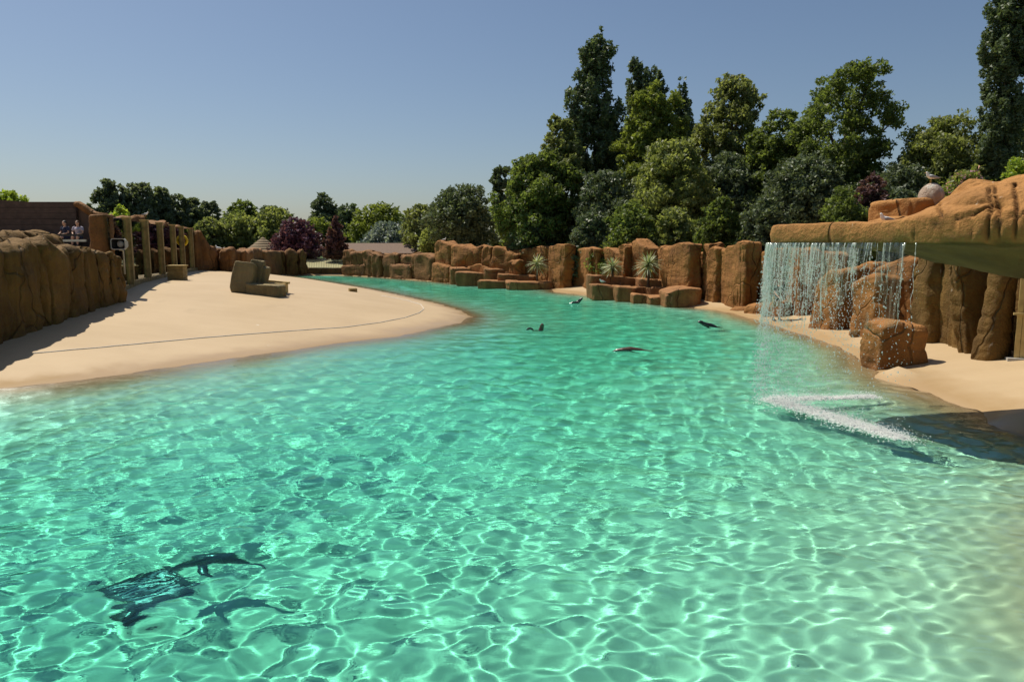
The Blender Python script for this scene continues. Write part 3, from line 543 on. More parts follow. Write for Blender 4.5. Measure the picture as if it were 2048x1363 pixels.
wb = T(705, 583); b = MB(); b.box(wb+np.array([0, .1, .08]), (.42, .3, .2), Matrix.Rotation(R(25), 4, 'Z') @ Matrix.Rotation(R(6), 4, 'X')); o = b.build('wooden_block', M['wood'], None, False); tag(o, 'small wooden block lying on the sand near the water edge', 'block')
# rope
rp = [(66, 707), (130, 701), (200, 695), (300, 685.5), (400, 676), (500, 668), (600, 660.5), (690, 654.5), (760, 645), (810, 635), (838, 626), (848, 618), (842, 609), (815, 601), (785, 595), (752, 589)]
pts = []
for (a, c_), (b_, d_) in zip(rp[:-1], rp[1:]):
    for q in (0, .33, .66): t = T(a+(b_-a)*q, c_+(d_-c_)*q); pts.append(t+np.array([0, 0, .012+.004*math.sin(t[0]*9)]))
b = MB(); b.tube(pts, .011, 8); o = b.build('rope', M['rope']); tag(o, 'long blue-grey rope lying in a curve across the sand', 'rope')
# ------------------------------------------------------------------ glass fence with timber posts
fy0, fdir = 30.3, -.304
fence = thing('glass_fence', (PY(262, 570, fy0)[0], fy0, 1.4), 'tall glass fence between square timber posts along the back of the beach', 'glass fence')
X0 = PY(262, 570, fy0)[0]; ys_p = [30.3, 34.0, 37.9, 42.0, 45.4, 49.6]; pts_p = [(X0+fdir*(y_-fy0), y_) for y_ in ys_p]
ang = Matrix.Rotation(math.atan2(1, fdir)-math.pi/2, 4, 'Z'); zg = lambda x, y_: float(terr(x, y_)); ztop = zat(CX, 436.5, fy0)
for (x, y_) in pts_p:
    b = MB(); zt = ztop+.02*math.sin(y_*3); b.box((x, y_, (zg(x, y_)-.3+zt)/2), (.30, .30, zt-zg(x, y_)+.3), ang); b.build('post', M['wood'], fence, False)
    b = MB(); b.box((x, y_, zt+.025), (.36, .36, .05), ang); b.build('post_cap', M['wood_light'], fence, False)
allp = [(X0-fdir*3.4, fy0-3.4)]+pts_p+[(X0+fdir*22.5, fy0+22.5)]
for (xa, ya), (xb, yb) in zip(allp[:-1], allp[1:]):
    L = math.hypot(xb-xa, yb-ya)-.38; xm, ym = (xa+xb)/2, (ya+yb)/2; z0 = zg(xm, ym)
    b = MB(); b.box((xm, ym, z0+.06), (.26, L+.02, .2), ang); b.build('sill_beam', M['wood'], fence, False)
    b = MB(); b.box((xm, ym, (z0+.17+ztop-.08)/2), (.02, L, ztop-.08-z0-.17), ang); b.build('glass_pane', M['glass'], fence, False)
q = T(349, 560); bx = thing('timber_box', tuple(q), 'low timber box standing against the glass fence', 'box'); hh = zat(CX, 529, q[1])-q[2]; wdt = 30/F*q[1]
for k in range(5): b = MB(); b.box((q[0]-.02*0, q[1]+.35, q[2]-.05+(k+.5)*(hh-.05)/5), (wdt, .7, (hh-.05)/5-.012), Matrix.Rotation(R(8), 4, 'Z')); b.build('board', M['wood'], bx, False)
b = MB(); b.box((q[0], q[1]+.35, q[2]+hh-.06), (wdt+.1, .8, .05), Matrix.Rotation(R(8), 4, 'Z')); b.build('lid', M['wood_light'], bx, False)
# lifebuoy hung on a post
lx, ly = pts_p[4]; lb = MB(); lx *= (ly+.3)/ly; ring = [(lx+.36*math.cos(a)*1.0, ly+.25, zat(CX, 481, ly)+.30*math.sin(a)) for a in np.linspace(0, 2*math.pi, 25)]; lb.tube(ring, .085, 8, False); o = lb.build('lifebuoy', M['yellow']); tag(o, 'yellow lifebuoy hanging behind a fence post', 'lifebuoy')
# loudspeaker
sp = PY(237, 488, 27.2); s = 27.2/F; ls = thing('loudspeaker', tuple(sp-np.array([0, 0, 12*s])), 'grey-framed horn loudspeaker fixed above the end of the left rock wall', 'loudspeaker')
octo = [(-15, -8), (-12, -11), (12, -11), (15, -8), (15, 8), (12, 11), (-12, 11), (-15, 8)]
def oct_ring(sc0, sc1, y0_, y1_):
    v = [(sp[0]+a*s*sc0, sp[1]+y0_, sp[2]+c*s*sc0) for a, c in octo]+[(sp[0]+a*s*sc1, sp[1]+y1_, sp[2]+c*s*sc1) for a, c in octo]; return v, [(i, (i+1) % 8, 8+(i+1) % 8, 8+i) for i in range(8)]
b = MB(); b.add(*oct_ring(1., 1., -.03, .05)); b.add(*oct_ring(.87, 1., -.03, -.03)); b.add(*oct_ring(1., .55, .05, .4)); b.build('frame', M['grey'], ls, False)
b = MB(); b.add(*oct_ring(.87, .45, -.03, .3)); v, f = oct_ring(.45, .45, .3, .3); b.add(v[:8], [tuple(range(8))]); b.build('horn', M['black'], ls, False)
b = MB(); b.tube([sp+np.array([0, .28, 0]), sp+np.array([0, .12, 0])], [.13, .12], 20); b.build('driver', M['grey'], ls)
b = MB(); b.tube([sp+np.array([0, .05, -11*s]), sp+np.array([0, .3, -13*s]), sp+np.array([0, .3, -60*s])], .03, 8); b.build('bracket', M['grey'], ls)
# ------------------------------------------------------------------ grandstand on the left
by = 34.0; st = thing('grandstand', (-30, by, 1.4), 'long dark brown boarded stand wall behind the near left rocks', 'building')
zb0 = 1.2; xl = PY(-420, 480, by)[0]; xr = PY(155, 480, by)[0]
zr0 = zat(CX, 412, by)
b = MB(); b.box(((xl+xr)/2, by+.6, zb0+(zr0-zb0)/2), (xr-xl, .8, zr0-zb0)); b.build('wall', M['concrete_dark'], st, False)
nb = 15; xq0 = PY(0, 480, by)[0]; slope = (zat(CX, 412, by)-zat(CX, 402, by))/(PY(155, 480, by)[0]-xq0); zr = zat(CX, 412, by)
for k in range(nb):
    b = MB(); h_ = (zr-zb0+.2)/nb; b.box(((xl+xr)/2, by+.12, zb0+h_*(k+.5)), (xr-xl, .16, h_-.012)); b.build('board', M['wood_dark'], st, False)
zl = zr+slope*(xl-xr); v = [(xl, by+.05, zr), (xr, by+.05, zr), (xr, by+.05, zr+.06), (xl, by+.05, zl+.06), (xl, by+1, zr), (xr, by+1, zr), (xr, by+1, zr+.06), (xl, by+1, zl+.06)]
mk('top_fascia', v, [(0, 1, 2, 3), (5, 4, 7, 6), (3, 2, 6, 7), (0, 3, 7, 4), (1, 5, 6, 2)], M['wood_dark'], st, False)
xw = PY(222, 480, by)[0]
pr = [zat(CX, q_, by) for q_ in (411, 417, 428, 435, 434)]; v, f = slab_mesh(((xr+xw)/2, by+.6), (1, 0), xw-xr+.4, .9, zb0, pr, amp=.05, seed=66, rnd=.1); mk('end_wall', v, f, M['concrete_dark'], st)
cp = [PY(px_, py_, by-.1) for px_, py_ in ((150, 408), (158, 409), (166, 414), (176, 421), (186, 428), (198, 431), (214, 432))]; b = MB(); b.tube(cp, [.12, .16, .17, .16, .16, .15, .14], 10); b.build('coping', M['rock_far'], st)
for k, (yy, ya) in enumerate(((470, 32.2), (481, 30.8))):
    b = MB(); z_ = zat(CX, yy, ya); b.box((PY(30, 480, ya)[0]-6, ya, z_), (18, .08, .09)); b.build('rail', M['steel' if k else 'black'], st, False)
b = MB(); xt = PY(188, 480, 33)[0]; b.box((xt-12, 33.2, 2.0), (24, 1.5, 2.1)); b.build('tier', M['concrete_dark'], st, False)
b = MB(); b.box((xt-12.1, 33.45, 3.05+.40), (24, .45, .06)); b.build('bench', M['wood_dark'], st, False)
# ------------------------------------------------------------------ hut and long low building at the far end
hy = 88; hp = PY(527, 503, hy); hut = thing('thatched_hut', (hp[0], hp[1], 1.4), 'round hut with a conical thatched roof in stepped tiers', 'hut'); apex = zat(CX, 474, hy); eav = zat(CX, 506, hy); rad = 41/F*hy
b = MB(); b.tube([(hp[0], hy, 1.0), (hp[0], hy, eav+.2)], rad*.8, 24); b.build('wall', M['wood_dark'], hut)
for k in range(7):
    r0, r1 = rad*(1-k/7), rad*(1-(k+1)/7); z0 = eav+(apex-eav)*k/7; z1 = eav+(apex-eav)*(k+1)/7; b = MB(); b.tube([(hp[0], hy, z0-.02), (hp[0], hy, z0+.07), (hp[0], hy, z1)], [r0*1.04, r0*1.0, max(r1*.96, .03)], 28); b.build('thatch_tier', M['thatch'], hut, False)
ly_ = 84; lbd = thing('low_building', PY(770, 510, ly_), 'long low building with a brown shingle roof behind the far wall', 'building')
xa, xb = PY(672, 500, ly_)[0], PY(853, 500, ly_)[0]; zr_, ze = zat(CX, 486, ly_+3), zat(CX, 506, ly_)
b = MB(); b.box(((xa+xb)/2-.4, ly_+3, (1.0+ze+.1)/2), (xb-xa-1.2, 5.2, ze-.9)); b.build('wall', M['cream'], lbd, False)
v = [(xa, ly_-.3, ze), (xb-1.6, ly_-.3, ze), (xb, ly_+3, zr_), (xa, ly_+3, zr_), (xa, ly_+6.3, ze), (xb-1.6, ly_+6.3, ze)]; v += [(x_, y_, z_-.12) for x_, y_, z_ in v]
mk('roof', v, [(0, 1, 2, 3), (3, 2, 5, 4), (0, 6, 7, 1), (1, 7, 8, 2), (2, 8, 11, 5), (6, 9, 8, 7), (9, 10, 11, 8), (0, 3, 9, 6), (3, 4, 10, 9)], M['roof_tile'], lbd, False)
b = MB(); b.box((xb-.9, ly_+1.2, (ze+zr_)/2-.3), (.08, 3.2, .5), Matrix.Rotation(R(0), 4, 'Z')); b.build('gable_board', M['cream'], lbd, False)
# ------------------------------------------------------------------ trees
def leaf_cloud(centers, rads, counts, size, rg, flat=.8, droop=0., aspect=1.7):
    P = []; 
    for c, r, n in zip(centers, rads, counts):
        d = rg.normal(size=(n, 3)); d /= np.linalg.norm(d, axis=1, keepdims=True)+1e-9; q = d*(rg.random((n, 1))**.45)*r; q[:, 2] *= flat; P.append(np.array(c)+q)
    P = np.concatenate(P); N = len(P); nrm = rg.normal(size=(N, 3))+np.array([0, 0, .5]); nrm /= np.linalg.norm(nrm, axis=1, keepdims=True)
    a = np.cross(nrm, rg.normal(size=(N, 3))+np.array([0, 0, -droop*3])); 
    if droop: a = rg.normal(size=(N, 3))*.5+np.array([0, 0, -droop*2]); a -= nrm*(a*nrm).sum(1, keepdims=True)
    a /= np.linalg.norm(a, axis=1, keepdims=True)+1e-9; b = np.cross(nrm, a); sz = size*(.55+.9*rg.random((N, 1)))
    A = a*sz*aspect/2; B = b*sz/2; mid = nrm*sz*.12
    V = np.stack([P-A*.8+B, P-A*.6-B-mid, P+A*1.1], 1).reshape(-1, 3); Fc = np.arange(N*3).reshape(N, 3); return V, Fc, N
def env(shape, h):
    if shape == 'poplar': return (np.clip(h/.12, 0, 1)**.6)*(1-np.clip((h-.7)/.3, 0, 1)**2*.72)
    if shape == 'cone': return np.clip(1.02-h, 0, 1)**.8*np.clip(h/.1, .3, 1)
    if shape == 'bush': return np.sqrt(np.clip(1-(h*.98)**2.2, 0, 1))
    if shape == 'tall': return np.clip(h/.25, .2, 1)**.7*np.sqrt(np.clip(1-np.clip((h-.4)/.62, 0, 1)**2, 0, 1))
    return np.sqrt(np.clip(1-((h-.48)/.54)**2, 0, 1))           # round
WALLPTS = sorted([(p_, q_[1]) for ln in (lineA, lineB, lineC, lineD) for p_, q_ in ln])
def wy(px): return float(np.interp(px, [a for a, _ in WALLPTS], [b for _, b in WALLPTS])) if px > 400 else 0
def tree(name, label, px, ytop, wpx, Y, mat, shape='round', zlo=None, leaf=None, dens=1., seed=0, group=None, trunk=True, droop=0., lean=0., clump=.2, cat='tree', gaps=0., mat2=None):
    Y = max([Y]+[wy(px)+wpx/F*Y/2*.9+1.2]) if px < 1650 else Y; rg = np.random.default_rng(seed+1000); base = PY(px, 480, Y); gx = base[0]; gz = float(terr(gx, Y)); zt = zat(px, ytop, Y); W = wpx/F*Y/2; zl = gz+.3 if zlo is None else zlo; Ht = zt-zl
    th = thing(name, (gx, Y, gz), label, cat, group); size = leaf or 4.3/F*Y
    nm_ = int((24 if shape != 'poplar' else 40)*max(.7, min(1.8, wpx/120))); cen = []; rad = []; mains = []
    for k in range(nm_):
        for _ in range(30):
            h = .04+.96*rg.random()**(.9 if shape != 'bush' else .8); e = float(env(shape, h))
            if rg.random() < e+.1: break
        th_ = rg.random()*6.283; rr = e*W*(.12+.70*rg.random()**.6); R0 = W*clump*(1.35+.8*rg.random())*(.45+.55*e); R0 *= 1 if shape != 'poplar' else 1.1
        mc = np.array([gx+rr*math.cos(th_)+lean*h*Ht, Y+rr*math.sin(th_)*.9, zl+h*Ht-R0*(.75 if h > .6 else .2)]); mains.append(mc)
        for j in range(int(rg.integers(9, 15))):
            d_ = rg.normal(size=3); d_ /= np.linalg.norm(d_); d_[2] = d_[2]*(.8 if shape != 'poplar' else 2.2); cen.append(mc+d_*R0*(.35+.65*rg.random()**.6)); rad.append(R0*rg.uniform(.26, .5))
    nc = len(cen); nf = nc
    for j in range(nf):
        h = rg.random(); e = float(env(shape, h)); th_ = rg.random()*6.283; rr = e*W*.85*rg.random()**.5; cen.append(np.array([gx+rr*math.cos(th_)+lean*h*Ht, Y+rr*math.sin(th_)*.9, zl+h*Ht*.94])); rad.append(W*clump*rg.uniform(.4, .8)*(.4+.6*e))
    area = sum(r*r for r in rad); tot = int(dens*10*wpx*max(60, (Ht/Y*F))*.72/((size*F/Y)**2)); tot = min(max(int(tot*1.5), 2500), 42000)
    cnt = [max(3, int(tot*r*r/area)) for r in rad]
    V_, F_, N = leaf_cloud(cen, rad, cnt, size, rg, .85 if shape != 'poplar' else 1.5, droop)
    V_[:, 2] = np.minimum(V_[:, 2], zt+.3)
    o = mk('crown', V_, F_, mat, th, False); at = o.data.attributes.new('rnd', 'FLOAT', 'FACE'); at.data.foreach_set('value', rg.random(N).astype(np.float32))
    if mat2:
        o.data.materials.append(mat2); o.data.polygons.foreach_set('material_index', (rg.random(N) < .22).astype(np.int32))
    if trunk:
        b = MB(); tr = max(.06, W*.075); top = np.array([gx+lean*Ht*.8, Y, zl+Ht*.8]); m0 = np.array([gx, Y, gz-.3]); b.tube([m0, m0*.7+top*.3+np.array([.1*W, 0, 0]), m0*.35+top*.65, top], [tr*1.3, tr, tr*.6, tr*.15], 7); t0 = b.build('trunk', M['bark'], th)
        b = MB()
        for c in mains[:18]:
            hb = max(gz+.5, zl+(c[2]-zl)*.55); q = (hb-m0[2])/(top[2]-m0[2]); s0 = m0+(top-m0)*min(q, .95); b.tube([s0, (s0+c)/2+np.array([0, 0, .12*W]), c], [tr*.4, tr*.25, tr*.06], 5, False)
        o = b.build('limb', M['bark'], t0); o['kind'] = 'stuff'
    return th
g1 = 'trees behind the right-hand rock wall'
tree('poplar_tree', 'tallest dark columnar poplar rising behind the middle of the wall', 1186, 52, 112, 64, M['lf_poplar'], 'poplar', seed=1, dens=1.35, group=g1, clump=.2)
tree('poplar_tree', 'second dark poplar just right of the tallest one', 1277, 104, 78, 70, M['lf_poplar'], 'poplar', seed=2, dens=1.3, group=g1, clump=.22)
tree('poplar_tree', 'thin poplar spire peeping up beside the second poplar', 1309, 124, 34, 73, M['lf_poplar'], 'poplar', seed=3, dens=1.3, group=g1, clump=.32)
tree('poplar_tree', 'shorter dark poplar behind the light green rounded tree', 1356, 158, 58, 72, M['lf_poplar'], 'poplar', seed=4, dens=1.3, group=g1, clump=.25)
tree('broadleaf_tree', 'light green rounded tree standing among the poplars', 1298, 164, 165, 59, M['lf_light'], 'tall', seed=5, dens=1.2, group=g1)
tree('broadleaf_tree', 'leafy sycamore at the left end of the tall trees with sunlit left edge', 1082, 292, 190, 55, M['lf_green'], 'tall', seed=6, dens=1.4, group=g1)
tree('broadleaf_tree', 'paler leafy tree tucked against the left flank of the tallest poplar', 1120, 222, 120, 60, M['lf_willow'], 'tall', seed=7, dens=1.1, group=g1)
tree('willow_tree', 'wispy yellow-green willow with airy top left of the big sycamore', 1455, 128, 185, 61, M['lf_willow'], 'tall', seed=8, dens=.9, droop=.7, group=g1, clump=.17)
tree('broadleaf_tree', 'olive-brown bushy tree in front of the poplars', 1345, 272, 190, 54, M['lf_olive'], 'tall', seed=9, dens=1.1, droop=.3, group=g1)
tree('broadleaf_tree', 'large spreading sycamore with broken crown left of the clear sky gap', 1680, 106, 265, 53, M['lf_green'], 'round', seed=10, dens=1.15, group=g1, clump=.15)
tree('broadleaf_tree', 'mid green tree filling the gap between willow and big sycamore', 1550, 200, 170, 56, M['lf_green'], 'tall', seed=11, dens=1.1, group=g1)
tree('broadleaf_tree', 'dense green lower tree beneath the big sycamore', 1610, 300, 220, 50, M['lf_dark'], 'tall', seed=12, dens=1.2, group=g1)
tree('willow_tree', 'bushy yellow-green willow to the right of the big sycamore', 1875, 218, 240, 49, M['lf_willow'], 'tall', seed=13, dens=1.2, droop=.5, group=g1, mat2=M['lf_light'])
tree('poplar_tree', 'dark poplar at the right edge running out of the top of the frame', 1990, -150, 104, 46, M['lf_poplar'], 'poplar', seed=14, dens=1.4, group=g1, zlo=6.5, clump=.2)
tree('broadleaf_tree', 'pale leafy tree cut by the right edge behind the poplar', 2085, 90, 170, 62, M['lf_willow'], 'tall', seed=15, dens=.8, group=g1)
tree('broadleaf_tree', 'dark tree filling the base of the poplars', 1215, 330, 170, 56, M['lf_dark'], 'tall', seed=16, dens=1.1, group=g1)
tree('broadleaf_tree', 'dark tree in the shade below the willow', 1450, 300, 190, 57, M['lf_dark'], 'tall', seed=17, dens=1.2, group=g1)
tree('broadleaf_tree', 'dark green tree in the shade under the yellow-green willow', 1790, 320, 180, 47, M['lf_dark'], 'tall', seed=18, dens=1.2, group=g1)
g2 = 'shrubs along the top of the right-hand wall'
for k, (lab, px, yt, w, Y, mt) in enumerate([('dark shrub at the foot of the leafy sycamore', 1075, 425, 130, 53, 'lf_dark'), ('green shrub under the tallest poplar', 1180, 420, 120, 50, 'lf_dark'), ('mid green shrub above the spiky plants', 1262, 395, 140, 48, 'lf_green'), ('olive shrub between two green shrubs', 1350, 405, 120, 47, 'lf_olive'),
        ('bright green shrub left of the waterfall shelf', 1440, 392, 125, 44, 'lf_green'), ('dark shrub directly left of the shelf lip', 1535, 390, 130, 42, 'lf_dark'), ('rounded green shrub above the shelf lip', 1685, 362, 150, 36, 'lf_green'), ('reddish-brown shrub behind the green one above the shelf', 1738, 335, 110, 38, 'lf_red'), ('dark shrub behind the blocky rock', 1800, 370, 130, 36, 'lf_dark')]):
    tree('shrub', lab, px, yt, w, Y, M[mt], 'bush', seed=40+k, dens=1.3, group=g2, trunk=True, clump=.24, cat='shrub')
tree('shrub', 'flowering shrub with pinkish blooms behind the gull', 1915, 335, 170, 26, M['lf_light'], 'bush', seed=60, dens=1.2, group=g2, clump=.22, cat='shrub', mat2=M['lf_pink'])
tree('shrub', 'large-leaved bright shrub at the right edge above the rocks', 2030, 312, 150, 24, M['lf_bright'], 'bush', seed=61, dens=1.0, group=g2, clump=.22, cat='shrub', droop=.3)
g3 = 'trees at the far end of the pool'
for k, (nm, lab, px, yt, w, Y, mt, sh, dr) in enumerate([
        ('broadleaf_tree', 'dark grey-green tree left of the tall trees', 930, 360, 150, 76, 'lf_dark', 'tall', 0), ('poplar_tree', 'small dark poplar pair top at the edge of the tall trees', 1003, 328, 62, 80, 'lf_poplar', 'tall', 0),
        ('willow_tree', 'light willow above the end of the low building', 846, 404, 105, 88, 'lf_willow', 'tall', .5), ('broadleaf_tree', 'rounded yellow-green tree behind the silvery bush', 752, 404, 130, 98, 'lf_light', 'tall', 0),
        ('silver_shrub', 'silvery arching bush over the low building roof', 775, 440, 128, 92, 'lf_silver', 'bush', .4), ('broadleaf_tree', 'tall grey-green tree above the purple conical shrub', 650, 384, 76, 118, 'lf_dark', 'tall', 0), ('broadleaf_tree', 'grey-green tree right of the tall one above the purple shrubs', 700, 402, 70, 116, 'lf_poplar', 'tall', 0),
        ('purple_shrub', 'broad purple-leaved bush behind the far wall', 592, 432, 112, 86, 'lf_purple', 'bush', 0), ('purple_shrub', 'conical red-brown shrub beside the purple bush', 672, 427, 62, 83, 'lf_red', 'cone', 0), ('broadleaf_tree', 'yellow-green bush between the purple shrubs', 636, 430, 90, 100, 'lf_light', 'bush', 0),
        ('willow_tree', 'olive willow left of the thatched hut', 478, 424, 108, 98, 'lf_olive', 'tall', .5), ('willow_tree', 'olive willow behind the thatched hut', 548, 412, 110, 99, 'lf_olive', 'tall', .5), ('willow_tree', 'grey-green willow beside the end of the glass fence', 424, 432, 80, 95, 'lf_willow', 'tall', .5),
        ('broadleaf_tree', 'mid green tree behind the olive willows', 486, 396, 90, 125, 'lf_green', 'round', 0), ('broadleaf_tree', 'small tree right of the mid green tree', 538, 406, 70, 126, 'lf_dark', 'round', 0), ('broadleaf_tree', 'small grey tree left of the purple bush', 572, 414, 50, 124, 'lf_dark', 'round', 0),
        ('broadleaf_tree', 'green tree behind the light willow', 800, 424, 90, 110, 'lf_green', 'tall', 0), ('broadleaf_tree', 'shrubby tree in front of the dark grey-green tree', 868, 450, 80, 84, 'lf_olive', 'bush', 0),
        ('broadleaf_tree', 'yellow-green bush above the left end of the stand', 25, 374, 110, 55, 'lf_bright', 'round', 0), ('broadleaf_tree', 'bright bush right of the rock pillar', 243, 408, 76, 68, 'lf_bright', 'bush', 0), ('conifer_tree', 'small dark conifer behind the stand end', 185, 404, 40, 75, 'lf_dark', 'cone', 0), ('broadleaf_tree', 'small light tree top over the stand wall', 142, 402, 46, 72, 'lf_light', 'round', 0)]):
    tree(nm, lab, px, yt, w, Y, M[mt], sh, seed=80+k, dens=1.2, group=g3, droop=dr, clump=.22, cat='shrub' if 'shrub' in nm else 'tree')
g4 = 'row of wind-leaning trees at the far left'; w4 = ['first and tallest', 'second', 'third', 'fourth', 'fifth', 'sixth']
for k, (px, yt, w) in enumerate([(222, 355, 96), (268, 358, 100), (312, 370, 92), (350, 381, 84), (388, 391, 76), (420, 401, 66)]):
    tree('row_tree', f'{w4[k]} from the left in the row of grey-green trees leaning with the wind', px-6, yt, w, 116+k*2, M['lf_row'], 'tall', seed=120+k, dens=1.5, group=g4, lean=.1, clump=.2, droop=.3)
# ------------------------------------------------------------------ spiky cordylines
def cordyline(label, px, py, base_z, Y, rpx, seed):
    rg = random.Random(seed); c = PY(px, py, Y); r = rpx/F*Y; th = thing('cordyline', (c[0], Y, base_z), label, 'plant', 'spiky plants by the islands')
    b = MB(); b.tube([(c[0], Y, base_z-.1), (c[0]+.02, Y, (base_z+c[2])/2), (c[0], Y, c[2])], [.09, .07, .06], 8); b.build('stem', M['bark'], th)
    b = MB()
    for k in range(120):
        a = rg.random()*6.283; el = math.asin(rg.uniform(-.75, 1)); up_ = max(0., -math.sin(el))*.25*r; L = r*rg.uniform(.8, 1.25); d = np.array([math.cos(a)*math.cos(el), math.sin(a)*math.cos(el), math.sin(el)]); sd_ = np.array([-math.sin(a), math.cos(a), 0]); w = .026*rg.uniform(.8, 1.3); vs = []
        for i, q in enumerate((0, .35, .7, 1.)):
            p = c-np.array([0, 0, up_+.1*r])+d*L*q+np.array([0, 0, -.28*L*q*q*(1-abs(d[2])*.6)]); ww = w*(1, 1.2, .9, .08)[i]; vs += [p-sd_*ww, p+np.array([0, 0, .012]), p+sd_*ww]
        b.add(vs, [(i*3+j, i*3+j+1, i*3+j+4, i*3+j+3) for i in range(3) for j in range(2)])
    o = b.build('leaf', M['lf_palm'], th, False); o['kind'] = 'stuff'; at = o.data.attributes.new('rnd', 'FLOAT', 'FACE'); at.data.foreach_set('value', np.repeat(np.array([rg.random() for _ in range(120)]), 6).astype(np.float32))
cordyline('spiky cordyline growing at the right end of the farther island', 1074, 524, .35, 52.5, 22, 1)
cordyline('smaller spiky cordyline behind the left half of the nearer island', 1225, 531, .6, 43.5, 22, 2)
cordyline('taller spiky cordyline with upright leaves behind the middle of the nearer island', 1297, 525, .6, 41.5, 29, 3)
# ------------------------------------------------------------------ gulls
def gull(label, pos, L, head, pose='stand'):
    """pos = under the feet; head = +1 faces image right, -1 left"""
    th = thing('gull', tuple(pos), label, 'gull', 'gulls'); s = L; hx = head; P = lambda x, y, z: np.array(pos)+np.array([x*hx*s, y*s, z*s]); lift = .30 if pose == 'stand' else .06
    b = MB(); spine = [(-.50, .02), (-.38, .05), (-.22, .08), (-.05, .10), (.10, .13), (.18, .19), (.215, .26), (.235, .32), (.27, .345), (.315, .345)]; rr = [.012, .045, .095, .125, .12, .095, .07, .066, .06, .02]
    b.tube([P(x, 0, z+lift) for x, z in spine], [q*s for q in rr], 14); body = b.build('body', M['white_feather'], th)
    b = MB(); b.tube([P(.30, 0, .343+lift), P(.36, 0, .335+lift), P(.395, 0, .318+lift)], [.022*s, .018*s, .005*s], 8); b.build('beak', M['beak'], th)
    for sy in (-1, 1):
        b = MB(); b.tube([P(.12, sy*.10, .13+lift), P(0, sy*.125, .12+lift), P(-.2, sy*.105, .09+lift), P(-.4, sy*.05, .06+lift), P(-.58, sy*.015, .045+lift)], [(.02*s, .05*s), (.025*s, .085*s), (.022*s, .075*s), (.016*s, .045*s), (.004*s, .01*s)], 10); b.build('wing', M['grey_feather'], th)
        b = MB(); b.ball(P(.275, sy*.052, .358+lift), .012*s, 8, 6); b.build('eye', M['black'], th)
        if pose == 'stand':
            b = MB(); b.tube([P(-.02, sy*.05, lift+.02), P(-.01, sy*.05, .14), P(0, sy*.05, .012)], .012*s, 6); b.box(P(.03, sy*.05, .008), (.09*s, .06*s, .014*s)); b.build('leg', M['beak'], th)
    return th
gz_ = dc[2]-.02+.27
gull('gull standing on the dome rock at the upper right facing left', (dc[0]-.03, dc[1], gz_-.01), .31, -1)
def on_top(px, py, Y): return PY(px, py, Y)
p = PY(1204, 568.5, 41.6); gull('gull standing on the left end of the nearer stepped island', (p[0], p[1], p[2]), .44, -1)
p = PZ(907, 567); gull('white gull floating on the water at the left end of the farther island', (p[0], p[1], 0), .5, -1, 'float')
p = PY(888, 485, 63.2); gull('gull standing on the highest point of the middle rock wall', (p[0], p[1], p[2]), .6, 1)
p = PY(437, 498, 57.5); gull('gull resting on the far left wall by the glass fence end', (p[0], p[1], p[2]-.05), .75, -1, 'float')
p = PY(445, 499.5, 58.5); gull('gull crouching just right of the resting gull on the far left wall', (p[0], p[1], p[2]-.05), .6, 1, 'float')
p = PY(292, 433.5, 53); gull('gull perched on the orange outcrop above the glass fence', (p[0], p[1], p[2]-.05), .6, 1)
p = PY(1772, 441.5, 12.6); gull('white gull bathing on top of the shelf left of the blocky rock', (p[0], p[1], 3.56), .36, -1, 'float')
# ------------------------------------------------------------------ sea lions
def sealion(label, pts, rads, flippers=(), mat='fur', ears=True):
    rads = [r_*SL for r_ in rads]; b = MB(); b.tube(pts, rads, 16)
    for a, d, e, w in flippers: b.tube([a, d, e], [(w*SL, .03), (w*.9*SL, .025), (w*.35*SL, .014)], 10)
    o = b.build('sea_lion', M[mat]); fuse(o, .02, 4); tag(o, label, 'sea lion', 'sea lions in the pool'); o.cycles.is_caustics_receiver = True; return o
SL = .72
def V3(p, *d): return np.array([p[0]+d[0]*SL, p[1]+d[1]*SL, d[2]*SL])
p = PZ(1402, 653); sealion('dark sea lion swimming with head and back out of the water near the right shore', [V3(p, 1.15, -.1, -.32), V3(p, .85, -.05, -.10), V3(p, .55, 0, .03), V3(p, .28, 0, .10), V3(p, .1, 0, .17), V3(p, 0, 0, .24), V3(p, -.09, 0, .26), V3(p, -.19, 0, .25)], [.05, .13, .15, .13, .11, .1, .085, .035], [(V3(p, .3, -.08, -.02), V3(p, .4, -.3, -.2), V3(p, .6, -.42, -.35), .09)])
p = PZ(1083, 660); sealion('brown sea lion holding its head upright above the water in mid pool', [V3(p, -.4, .3, -.5), V3(p, -.2, .2, -.3), V3(p, -.05, 0, -.08), V3(p, 0, 0, .1), V3(p, .03, -.02, .24), V3(p, .03, -.12, .30), V3(p, .02, -.22, .31)], [.12, .17, .15, .12, .11, .085, .035], (), 'fur_brown')
p = PZ(1061, 660); sealion('black curved sea lion flipper breaking the surface beside the upright head', [V3(p, .16, .05, -.12), V3(p, .1, 0, .04), V3(p, 0, 0, .10), V3(p, -.1, 0, .08), V3(p, -.2, 0, -.02), V3(p, -.28, 0, -.1)], [.05, .06, .055, .06, .05, .02])
p = PZ(1158, 606); sealion('dark sea lion arching out of the far water near the nearer island', [V3(p, -.9, 0, -.15), V3(p, -.5, 0, .02), V3(p, -.15, 0, .03), V3(p, -.02, 0, .12), V3(p, .1, -.02, .27), V3(p, .22, -.05, .36), V3(p, .3, -.08, .37)], [.06, .1, .14, .13, .11, .08, .03])
